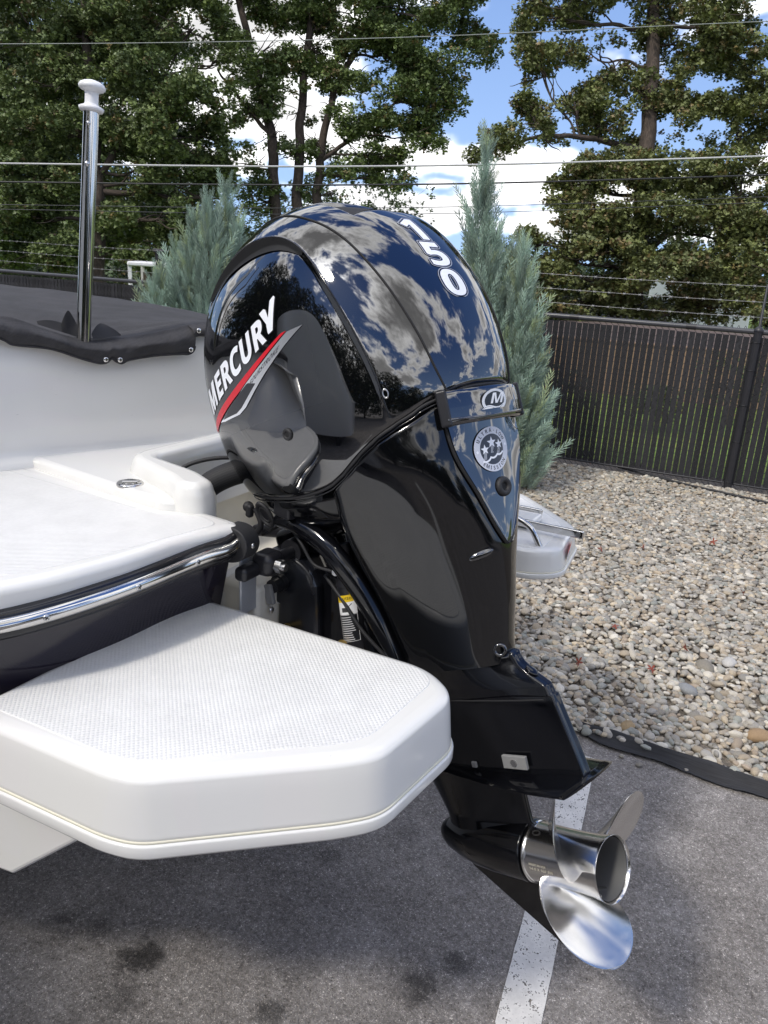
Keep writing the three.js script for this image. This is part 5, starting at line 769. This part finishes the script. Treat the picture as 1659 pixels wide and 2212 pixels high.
// ------------------------------------------------------------------ blue junipers
function juniper(name, label, base, H, R, n, spires, sd, cap = 1e9) {
  reseed(sd); const t = thing(name, label, 'shrub', 'blue junipers by the fence'); t.position.copy(base);
  // a plume: short scale-leaf twigs along a curved stem
  const gs = []; const twig = (a, b, w) => { const d = b.clone().sub(a), s = V3(d.y, -d.x, 0).normalize().multiplyScalar(w), s2 = V3(0, d.z, -d.y).normalize().multiplyScalar(w); for (const q of [s, s2]) { const g = new THREE.BufferGeometry(), m = a.clone().lerp(b, 0.45); g.setAttribute('position', new THREE.Float32BufferAttribute([...a.toArray(), ...m.clone().add(q).toArray(), ...b.toArray(), ...a.toArray(), ...b.toArray(), ...m.clone().sub(q).toArray()], 3)); g.computeVertexNormals(); gs.push(g); } };
  for (let i = 0; i < 44; i++) { const s = i / 44, y = s * 0.92, a = i * 2.4, l = (0.3 * (1 - s * 0.78) + 0.05) * rr(0.7, 1.2), o = V3(0.05 * s * s, y, 0); twig(o, o.clone().add(V3(Math.cos(a) * l * 0.72, l * 0.8, Math.sin(a) * l * 0.72)), 0.0125); }
  twig(V3(0, 0, 0), V3(0.05, 1, 0), 0.014);
  const pg = mergeGeometries(gs);
  const mat = phy(1, 1, 1, 0.8, { side: THREE.DoubleSide });
  const im = new THREE.InstancedMesh(pg, mat, n), m = new THREE.Matrix4(), q = new THREE.Quaternion(), c = new THREE.Color();
  for (let i = 0; i < n; i++) {
    const sp = spires[Math.floor(rnd() * spires.length)]; const [sx, sz, sh, sr] = sp; const h = rnd() ** 0.85; const y = h * sh, prof = Math.pow(1 - h, 0.75) * (0.5 + 0.5 * sst(0, 0.25, h + 0.1)), az = rr(0, 6.28), k = Math.sqrt(rr(0.15, 1)); const rad2 = sr * prof * k * (1 + 0.35 * noise(az * 2, y * 4, sx * 9));
    const pos = V3(sx * (0.35 + 0.65 * Math.min(1, h * 2.2)) + Math.cos(az) * rad2, y, sz * (0.35 + 0.65 * Math.min(1, h * 2.2)) + Math.sin(az) * rad2); const fl2 = rr(0.2, 1.15) * (1 - h * 0.55), dir = V3(Math.cos(az) * fl2, 1, Math.sin(az) * fl2).normalize();
    q.setFromUnitVectors(V3(0, 1, 0), dir).multiply(new THREE.Quaternion().setFromAxisAngle(V3(0, 1, 0), rr(0, 6.28))); const s = rr(0.13, 0.27) * (h > 0.85 ? 0.7 : 1) * (rnd() < 0.1 ? 1.5 : 1); m.compose(pos, q, V3(s * 0.8, s * rr(0.9, 1.4), s * 0.8)); im.setMatrixAt(i, m); const b = rr(0.65, 1.4), warm = rnd() < 0.14 ? 1 : 0; c.setRGB((0.38 + 0.05 * warm) * b, (0.49 + 0.02 * warm) * b, (0.41 - 0.09 * warm) * b); im.setColorAt(i, c);
  }
  im.name = 'foliage'; im.userData.kind = 'stuff'; im.castShadow = im.receiveShadow = true; t.add(im);
  const st = merge(spires.map(([x, z, h, r]) => rod(V3(x * 0.2, 0, z * 0.2), V3(x * 0.95, h * 0.82, z * 0.95), 0.02, 0.005, 8))); part(t, 'stem', st, std(0.1, 0.065, 0.045, 0.9));
  return t;
}
{
  const b1 = onGround(1108, 1052), q1 = atDepth(1044, 292, 5.75).sub(b1), q2 = atDepth(1122, 520, 5.8).sub(b1);
  juniper('juniper', 'tall blue green juniper with a thin leaning tip behind the motor, on the gravel', b1, 2.7, 0.4, 2900, [[q1.x, -0.03, q1.y - 0.16, 0.07], [q1.x * 0.95, -0.02, q1.y * 0.82, 0.11], [q1.x * 0.8, 0.0, q1.y * 0.72, 0.2], [q2.x, 0.03, q2.y - 0.08, 0.14], [-0.08, 0.06, 1.5, 0.18], [-0.05, 0.08, 1.25, 0.21], [-0.18, 0.0, 1.5, 0.22], [-0.04, 0.04, 0.9, 0.24], [-0.07, 0.05, 1.4, 0.19], [-0.15, 0.03, 1.3, 0.22], [-0.02, 0.06, 1.05, 0.24], [q1.x * 0.75, 0.02, q1.y * 0.66, 0.2]], 501);
  const l0 = atDepth(432, 660, 6.9), b2 = V3(l0.x, 0, l0.z), tips = [[497, 388], [430, 455], [470, 425], [385, 520], [520, 470], [350, 575], [455, 500]].map(([x, y]) => atDepth(x, y, 6.85).sub(b2));
  juniper('juniper', 'bushy blue green juniper with several tips rising behind the canvas cover', b2, 2.2, 0.6, 3600, tips.flatMap((t, i) => [[t.x, 0.1 * (i % 3) - 0.1, t.y - 0.1, 0.2], [t.x * 0.85, 0.1 * (i % 2), t.y * 0.8, 0.3]]), 502);
  // pale stakes standing behind the left juniper
  [[447, 470, 6.9, 700], [466, 500, 7.0, 700], [519, 495, 7.05, 700], [507, 478, 6.95, 700]].forEach(([x, y, d], i) => { const p = atDepth(x, y, d); const g = new THREE.CylinderGeometry(0.013, 0.013, p.y, 12); const s = solo('garden_stake', g, std(0.75, 0.75, 0.72, 0.5), 'thin white stake standing behind the bushy juniper', 'stake', 'white stakes by the juniper'); s.position.set(p.x, p.y / 2, p.z); });
}
// ------------------------------------------------------------------ trees
const leafGeo = (() => { // a spray of lobed leaves
  reseed(909); const gs = []; const leaf = [[0, 0], [0.16, 0.02], [0.42, -0.12], [0.36, 0.14], [0.62, 0.3], [0.34, 0.34], [0.3, 0.62], [0.14, 0.52], [0, 0.95], [-0.14, 0.52], [-0.3, 0.62], [-0.34, 0.34], [-0.62, 0.3], [-0.36, 0.14], [-0.42, -0.12], [-0.16, 0.02]];
  const sh4 = new THREE.ShapeGeometry(new THREE.Shape(leaf.map(p => new THREE.Vector2(...p)))); sh4.deleteAttribute('uv');
  for (let i = 0; i < 9; i++) { const g = sh4.toNonIndexed(); const s = rr(0.42, 0.62); g.scale(s, s, s); const p = g.attributes.position; for (let k = 0; k < p.count; k++) p.setZ(k, -0.35 * s * (p.getX(k) / s) ** 2); g.rotateX(-1.2 + rr(-0.75, 0.75)); g.rotateZ(rr(-0.5, 0.5)); g.rotateY(rr(0, 6.28)); const a = rr(0, 6.28), r = rr(0.1, 0.85); g.translate(Math.cos(a) * r, rr(-0.35, 0.35), Math.sin(a) * r); g.computeVertexNormals(); gs.push(g); }
  return mergeGeometries(gs);
})();
const barkM = (() => { reseed(55); const a = tileHash(128), b = tileHash(24); return std(1, 1, 1, 0.95, { map: tex(256, 256, (x, y) => { const v = 0.2 + 0.14 * (a(x, y * 0.25) - 0.3) + 0.08 * b(x, y * 0.3); return [v * 1.05, v * 0.92, v * 0.82]; }) }); })();
const leafMat = phy(1, 1, 1, 0.42, { side: THREE.DoubleSide, transmission: 0.18, thickness: 0, ior: 1.35 });
function tree(name, label, base, stems, blobs, o) { // blobs [center, rx, ry, rz, count]
  reseed(o.seed); const t = thing(name, label, 'tree', o.group); t.position.copy(base);
  const L = p => p.clone().sub(base), gs = [];
  const limb = (a, b, r1, r2, wob = 0.08) => { const d = b.clone().sub(a).length(), pts = [a]; for (let i = 1; i < 5; i++) pts.push(a.clone().lerp(b, i / 5).add(V3(rr(-1, 1), rr(-0.4, 0.7), rr(-1, 1)).multiplyScalar(d * wob * 0.5))); pts.push(b); const c = new THREE.CatmullRomCurve3(pts), S = 14, fr = c.computeFrenetFrames(S), P = c.getPoints(S); const g = grid(8, S, (x, y) => { const i = Math.round(y * S), th = x * 2 * Math.PI, r = lerp(r1, r2, (y) ** 0.8); return P[i].clone().addScaledVector(fr.normals[i], r * Math.cos(th)).addScaledVector(fr.binormals[i], r * Math.sin(th)); }, true, (x, y) => [x * 1.0, y * d]); gs.push(g); return P; };
  const nodes = [];
  for (const s of stems) { const [pts, r1, r2] = s; for (let i = 0; i < pts.length - 1; i++) { const a = lerp(r1, r2, i / (pts.length - 1)), b = lerp(r1, r2, (i + 1) / (pts.length - 1)); limb(L(pts[i]), L(pts[i + 1]), a, b, 0.05).forEach(p => nodes.push([p, b])); } }
  const inst = [];
  for (const [c, rx, ry, rz, n] of blobs) {
    const lc = L(c); // connect to the nearest stem point below
    let best = null, bd = 1e9; for (const [p, r] of nodes) { const d = p.distanceTo(lc) + Math.max(0, p.y - lc.y) * 2; if (d < bd) { bd = d; best = [p, r]; } }
    const P = limb(best[0].clone(), lc, Math.min(best[1] * 0.6, 0.02 + bd * 0.018), 0.012, 0.12);
    for (let k = 0; k < 7; k++) { const e = lc.clone().add(V3(rr(-1, 1) * rx, rr(-0.9, 0.9) * ry, rr(-1, 1) * rz).multiplyScalar(0.85)); const s = P[Math.floor(rr(6, 14))]; limb(s.clone(), e, 0.016, 0.004, 0.15); }
    let tries = 0, put = 0; while (put < n && tries < n * 6) { tries++; const v = V3(rr(-1, 1), rr(-1, 1), rr(-1, 1)); const l = v.length(); if (l > 1) continue; const p = V3(lc.x + v.x * rx, lc.y + v.y * ry, lc.z + v.z * rz); const q = noise(p.x * o.nf, p.y * o.nf * 1.5, p.z * o.nf) + 0.45 * noise(p.x * o.nf * 2.7, p.y * o.nf * 3.4, p.z * o.nf * 2.7); if (q < o.gap + 0.22 * l * l - 0.12) continue; inst.push(p); put++; }
  }
  part(t, 'trunk', merge(gs), barkM);
  const im = new THREE.InstancedMesh(leafGeo, leafMat, inst.length), m = new THREE.Matrix4(), q = new THREE.Quaternion(), e = new THREE.Euler(), c = new THREE.Color();
  inst.forEach((p, i) => { e.set(rr(-0.5, 0.5), rr(0, 6.28), rr(-0.5, 0.5)); q.setFromEuler(e); const s = o.leaf * rr(0.75, 1.25); m.compose(p, q, V3(s, s, s)); im.setMatrixAt(i, m); const b = rr(0.65, 1.35), br = rnd() < (o.brown ?? 0.08) + 0.12 * sst(0.1, 0.5, noise(p.x * 0.7, p.y * 0.7, p.z * 0.7 + 5)); const C = br ? [0.21, 0.165, 0.075] : o.col; c.setRGB(C[0] * b, C[1] * b, C[2] * b * rr(0.8, 1.2)); im.setColorAt(i, c); });
  im.name = 'crown'; im.userData.kind = 'stuff'; im.castShadow = im.receiveShadow = true; t.add(im);
  return t;
}
{
  const D = (x, y, d) => atDepth(x, y, d), px = (r, d) => r * d / FOCAL;
  const bl = (list, d, dens) => list.map(([x, y, rx, ry, k = 1, dd = 0]) => { const d2 = d + dd, a = px(rx, d2), b = px(ry, d2); return [D(x, y, d2), a, b, Math.max(a, b) * 1.1, Math.round(dens * k * a * (a + b))]; });
  const foot = (x, d) => { const p = D(x, 700, d); return V3(p.x, 0, p.z); };
  // right tree: one tall trunk, a long bough reaching left
  let d = 14.5; let f0 = foot(1375, d);
  tree('maple_tree', 'tall maple with brown tinged leaves and one straight trunk, far bough reaching towards the juniper', f0, [[[f0, D(1378, 560, d), D(1390, 420, d), D(1402, 250, d), D(1412, 60, d), D(1418, -260, d)], 0.21, 0.1], [[D(1395, 330, d), D(1290, 300, d), D(1180, 290, d - 0.6), D(1085, 320, d - 1)], 0.07, 0.02], [[D(1385, 560, d), D(1480, 470, d), D(1600, 420, d)], 0.07, 0.03]],
    bl([[1180, 40, 70, 80, .8], [1260, -40, 120, 90], [1160, 130, 60, 60, .9], [1290, 130, 70, 70, .8], [1240, 220, 70, 50, .8], [1150, 250, 60, 45, .9, -.6], [1080, 300, 55, 40, .8, -1], [1035, 335, 30, 25, .8, -1], [1190, 310, 50, 35, .7, -.6], [1300, 270, 70, 45, .8], [1380, 200, 60, 60, .7], [1480, 100, 110, 90, .9], [1600, 60, 110, 100, 1], [1490, 240, 90, 70, .9], [1600, 240, 110, 80, 1], [1330, 370, 110, 50, 1, -.5], [1240, 400, 80, 45, .9, -.7], [1440, 380, 110, 60, 1, -.5], [1580, 380, 120, 60, 1], [1260, 470, 90, 50, 1, -.7], [1210, 430, 60, 30, .6, -.7], [1400, 480, 120, 60, 1.1, -.6], [1560, 480, 110, 60, .9], [1240, 560, 110, 55, 1, -.6], [1130, 590, 60, 50, .9, -.3], [1170, 520, 60, 40, .8, -.5], [1380, 570, 120, 60, 1.1, -.6], [1530, 570, 120, 60, 1, -.4], [1640, 520, 100, 90, 1], [1150, 650, 90, 50, 1], [1290, 650, 120, 55, 1.1], [1420, 660, 90, 50, 1], [1580, 650, 90, 60, 1, -.5], [1330, -160, 200, 120, .6], [1560, -140, 200, 130, .7], [1420, 30, 70, 60, .6], [1370, 330, 50, 40, .7, .8]], d, 620), { seed: 601, nf: 1.25, gap: 0.08, leaf: 0.12, col: [0.175, 0.2, 0.075], brown: 0.1, group: 'trees behind the fence' });
  // middle tree: three close stems, airy crown
  d = 15.5; f0 = foot(640, d);
  tree('maple_tree', 'airy maple with three dark stems rising close together behind the motor', f0, [[[f0.clone().add(V3(-0.35, 0, 0)), D(592, 420, d), D(588, 300, d), D(560, 180, d), D(520, 20, d), D(490, -150, d)], 0.13, 0.05], [[f0, D(640, 430, d), D(648, 300, d), D(655, 150, d), D(680, -40, d), D(700, -200, d)], 0.12, 0.05], [[f0.clone().add(V3(0.4, 0, 0)), D(684, 430, d), D(694, 330, d), D(720, 200, d), D(790, 60, d), D(840, -100, d)], 0.11, 0.04], [[D(690, 350, d), D(745, 310, d), D(800, 260, d), D(890, 200, d)], 0.05, 0.02], [[D(590, 300, d), D(530, 230, d), D(470, 150, d)], 0.05, 0.02]],
    bl([[760, 40, 120, 80, .75], [880, 20, 110, 80, .9], [620, 30, 90, 60, .8], [560, -20, 80, 60, .8], [700, 60, 60, 60, .7], [640, 130, 60, 50, .7], [590, 290, 50, 40, .5], [660, 400, 45, 30, .4], [980, 40, 90, 60, .8], [1040, 110, 60, 45, .6], [840, 120, 110, 60, .9], [760, 170, 80, 60, .8], [940, 150, 80, 55, .9], [680, 110, 60, 50, .8], [880, 220, 100, 60, 1], [800, 260, 90, 55, 1], [960, 230, 55, 45, .7], [900, 300, 70, 45, .8], [830, 340, 70, 40, .8], [740, 300, 60, 45, .6], [760, 380, 60, 35, .6], [850, 390, 45, 22, .6], [560, 120, 70, 70, .9], [600, 210, 55, 45, .7], [660, 230, 55, 45, .7], [540, 250, 50, 45, .8], [720, 230, 50, 40, .7], [680, 310, 45, 35, .5], [620, 330, 45, 30, .3], [540, 360, 50, 50, .6], [560, 430, 60, 40, .7], [720, 420, 50, 25, .4], [700, -120, 260, 120, .5], [930, -100, 160, 100, .6]], d, 560), { seed: 611, nf: 1.2, gap: 0.11, leaf: 0.115, col: [0.15, 0.2, 0.07], brown: 0.05, group: 'trees behind the fence' });
  // left trees: dense and dark
  d = 13.5; f0 = foot(215, d);
  tree('maple_tree', 'dense dark maple with a reddish trunk behind the tow pole', f0, [[[f0, D(212, 480, d), D(205, 330, d), D(190, 150, d), D(180, -150, d)], 0.16, 0.06], [[D(208, 400, d), D(280, 280, d), D(360, 160, d)], 0.07, 0.03]],
    bl([[60, 60, 120, 90, 1], [190, 40, 110, 80, .85], [300, 70, 120, 90, 1], [420, 60, 90, 80, .9], [110, 180, 100, 70, 1], [330, 190, 110, 70, 1.1, -.7], [430, 210, 90, 70, 1, -.4], [220, 180, 80, 60, .8], [30, 280, 100, 70, 1], [150, 290, 90, 60, .9], [380, 290, 90, 60, 1.1, -.6], [470, 300, 60, 60, .8], [270, 290, 80, 60, .8], [60, 380, 110, 60, 1.1], [160, 400, 90, 50, .9], [420, 380, 90, 60, 1], [320, 400, 80, 60, .9], [40, 470, 100, 60, 1.1], [300, 480, 90, 60, .9], [400, 470, 80, 60, 1], [90, 540, 120, 55, 1.1], [310, 550, 90, 45, 1], [220, 500, 60, 60, .7, .8], [480, 430, 50, 50, .8], [60, -120, 200, 120, .7], [330, -120, 200, 120, .7], [500, 130, 60, 60, .7]], d, 640), { seed: 621, nf: 1.2, gap: 0.09, leaf: 0.115, col: [0.15, 0.195, 0.07], brown: 0.03, group: 'trees behind the fence' });
  d = 18; f0 = foot(-60, d);
  tree('maple_tree', 'dark maple at the left end of the tree row behind the fence', f0, [[[f0, D(-60, 450, d), D(-40, 200, d), D(-20, -150, d)], 0.2, 0.08]], bl([[-80, 100, 160, 140], [60, 140, 150, 110], [-60, 320, 170, 120], [100, 330, 130, 100], [-40, 500, 180, 90, 1.1], [140, 500, 120, 80], [230, 250, 110, 110], [260, 430, 110, 100], [180, 90, 120, 110], [370, 330, 110, 110], [400, 480, 110, 90], [480, 540, 100, 60, .9], [330, 120, 120, 110, .8]], d, 330), { seed: 631, nf: 0.9, gap: -0.02, leaf: 0.15, col: [0.11, 0.155, 0.055], brown: 0.02, group: 'trees behind the fence' });
  // far row closing the view under the crowns
  const far = [[-250, 520, 28], [20, 545, 26], [210, 540, 30], [400, 545, 27], [560, 560, 31], [1200, 640, 30], [1480, 620, 34], [1700, 610, 27], [1330, 640, 33]];
  far.forEach(([x, y, dd], i) => { const f = foot(x, dd), c = D(x, y, dd); tree('far_tree', ['round green tree far beyond the fence', 'spreading green tree far beyond the fence'][i % 2], f, [[[f, V3(c.x, c.y, c.z)], 0.15, 0.06]], [[c, 2.6, 1.5, 2, 420], [V3(c.x + 1.3, c.y - 1.2, c.z), 2.2, 1.2, 2, 300], [V3(c.x - 1.4, c.y - 1.3, c.z), 2.2, 1.2, 2, 300]], { seed: 700 + i, nf: 0.6, gap: -0.25, leaf: 0.24, col: [0.05, 0.08, 0.026], brown: 0.03, group: 'far trees beyond the fence' }); });
  // hedge row closing the field
  for (let i = 0; i < 15; i++) { const t = -26 + i * 4.6, f = FQ(t, -24 - 3 * (i % 3)), h = 3.2 + 0.9 * ((i * 7) % 4), c = f.clone().setY(h * 0.55); tree('hedge_tree', 'bushy hedge tree in the row across the field', f, [[[f, f.clone().setY(h * 0.6)], 0.12, 0.05]], [[c, 2.9, h * 0.5, 1.8, 420], [c.clone().setY(h * 0.3), 3.1, h * 0.32, 1.9, 320]], { seed: 950 + i, nf: 0.6, gap: -0.4, leaf: 0.26, col: [0.07, 0.105, 0.04], brown: 0.03, group: 'hedge trees across the field' }); }
  // low shrubs just beyond the fence, glimpsed through the slats
  [[-0.9, -1.6, 0.5], [0.9, -2.4, 0.42], [1.9, -1.4, 0.6], [2.8, -2.0, 0.5], [-2.2, -2.6, 0.55], [0.1, -3.4, 0.7]].forEach(([t, n2, h], i) => { const f = FQ(t, n2), c = f.clone().setY(h * 0.7); tree('shrub', ['low dark shrub glimpsed through the fence slats', 'rounded green shrub glimpsed through the fence slats'][i % 2], f, [[[f, f.clone().setY(h * 0.6)], 0.03, 0.015]], [[c, h * 0.9, h * 0.55, h * 0.8, 160]], { seed: 900 + i, nf: 2, gap: -0.4, leaf: 0.07, col: i % 2 ? [0.09, 0.13, 0.04] : [0.035, 0.05, 0.025], brown: 0.1, group: 'shrubs beyond the fence' }); });
  // tree row across the yard behind the photographer, mirrored in the gloss
  [[-11, 0.5, 8.2], [-10.8, 3.6, 8.6], [-10, 6.6, 8.6], [-8.4, 9.4, 8.4], [-5.5, 11.5, 7.6], [-1.5, 13, 6.4], [-11.6, -2.4, 8.4], [3, 14, 5.0], [8, 14, 4.6], [13, 10, 4.6], [-12.5, -5.4, 8.2]].forEach(([x, z, h], i) => { const f = V3(x, 0, z), c = V3(x, h * 0.58, z); tree('yard_tree', 'broad dark tree across the yard opposite the boat', f, [[[f, V3(x, h * 0.7, z)], 0.2, 0.08]], [[c, 2.7, h * 0.42, 2.4, 1500], [V3(x + 1.2, h * 0.34, z - 0.5), 2.4, h * 0.3, 2, 800], [V3(x - 1.3, h * 0.36, z), 2.2, h * 0.32, 2, 800]], { seed: 800 + i, nf: 0.6, gap: -0.6, leaf: 0.26, col: [0.04, 0.058, 0.02], brown: 0.02, group: 'trees across the yard' }); });
}
// ------------------------------------------------------------------ overhead lines, buildings behind the fence
{
  const line = (pts, d, r, col, label) => { const P = pts.map(([x, y]) => atDepth(x, y, d)); solo('power_line', tube(P, r, 80, 8), std(...col, 0.5), label, 'cable'); };
  const ext = (y0, ym, y1) => [[-1500, y0 - 2 * (ym - y0) * 0.3 - 20], [0, y0], [830, ym], [1659, y1], [3200, y1 - 60]];
  line(ext(353, 359, 337), 9.5, 0.011, [0.5, 0.5, 0.5], 'thick pale overhead cable crossing the trees');
  line(ext(393, 399, 378), 9.5, 0.010, [0.02, 0.02, 0.022], 'thick black overhead cable just below the pale cable');
  line(ext(95, 82, 46), 9.0, 0.0045, [0.3, 0.32, 0.3], 'thin overhead wire high across the tree crowns');
  line(ext(442, 449, 425), 9.8, 0.004, [0.05, 0.05, 0.06], 'thin dark wire below the black cable, upper of two');
  line(ext(452, 463, 437), 9.8, 0.004, [0.05, 0.05, 0.06], 'thin dark wire lowest of the overhead lines');
  for (const x of [-1500, 3200]) { const a = atDepth(x, x < 0 ? 330 : 280, 9.5); const g = new THREE.CylinderGeometry(0.11, 0.15, 7.2, 20); g.translate(0, 3.6, 0); const p = solo('utility_pole', g, std(0.16, 0.12, 0.09, 0.9), x < 0 ? 'wooden utility pole carrying the lines at their left end' : 'wooden utility pole carrying the lines at their right end', 'utility pole'); p.position.set(a.x, 0, a.z); }
}
{
  // low tan building seen through the slats
  const h = thing('tan_building', 'low tan building with a brown roof seen through the fence slats', 'building'); h.position.copy(FQ(0.2, -7)).setY(-0.05); h.rotation.y = Math.atan2(-fenceDir.z, fenceDir.x) + 0.1;
  part(h, 'wall', (() => { const g = new THREE.BoxGeometry(7.5, 0.8, 4); g.translate(0.6, 0.42, 0); return g; })(), std(0.26, 0.17, 0.11, 0.85)); part(h, 'roof', (() => { const g = new THREE.CylinderGeometry(0.2, 2.6, 0.2, 4); g.rotateY(Math.PI / 4); g.scale(2.1, 1, 1.1); g.translate(0.6, 0.9, 0); return g; })(), std(0.12, 0.09, 0.08, 0.9)); part(h, 'plinth', (() => { const g = new THREE.BoxGeometry(7.4, 0.25, 3.9); g.translate(0.6, 0.12, 0); return g; })(), std(0.3, 0.3, 0.3, 0.9));
  const v = thing('white_box_trailer', 'white box trailer glimpsed between the trees beyond the fence', 'trailer'); const p = atDepth(1500, 690, 20); v.position.set(p.x, 0, p.z);
  part(v, 'box', (() => { const g = new RoundedBoxGeometry(1.9, 1.5, 2.2, 2, 0.06); g.translate(0, 1.35 - 0.35, 0); return g; })(), std(0.82, 0.82, 0.82, 0.4)); for (const s of [-1, 1]) part(v, 'wheel', (() => { const g = new THREE.CylinderGeometry(0.3, 0.3, 0.2, 24); g.rotateZ(Math.PI / 2); g.translate(s * 0.9, 0.3, 0); return g; })(), matteM);
  const sdd = thing('white_shelter', 'white framed shelter roof with a dark inside behind the left part of the fence', 'shelter'); const q = atDepth(335, 580, 11); sdd.position.set(q.x, 0, q.z); sdd.rotation.y = 0.15;
  part(sdd, 'roof', (() => { const g = new RoundedBoxGeometry(0.78, 0.06, 1.2, 2, 0.02); g.translate(0.02, q.y + 0.05, -0.5); return g; })(), std(0.8, 0.8, 0.8, 0.5)); for (const x of [-0.34, 0.36]) for (const z of [0.05, -1.05]) part(sdd, 'leg', (() => { const g = new THREE.BoxGeometry(0.05, q.y + 0.03, 0.05); g.translate(x, (q.y + 0.03) / 2, z); return g; })(), std(0.75, 0.75, 0.75, 0.5)); part(sdd, 'back_panel', (() => { const g = new THREE.BoxGeometry(0.64, q.y - 0.1, 0.03); g.translate(0.01, (q.y - 0.1) / 2 + 0.02, -0.9); return g; })(), std(0.09, 0.065, 0.05, 0.8));
  const lp = thing('square_post', 'black square post with a flat cap behind the left part of the fence', 'post'); const r = atDepth(343, 545, 9.6); lp.position.set(r.x, 0, r.z); part(lp, 'shaft', (() => { const g = new THREE.BoxGeometry(0.07, r.y, 0.07); g.translate(0, r.y / 2, 0); return g; })(), std(0.025, 0.025, 0.03, 0.5)); part(lp, 'cap', (() => { const g = new RoundedBoxGeometry(0.11, 0.045, 0.11, 2, 0.01); g.translate(0, r.y + 0.02, 0); return g; })(), std(0.05, 0.05, 0.055, 0.5));
}
renderer.render(scene, camera);
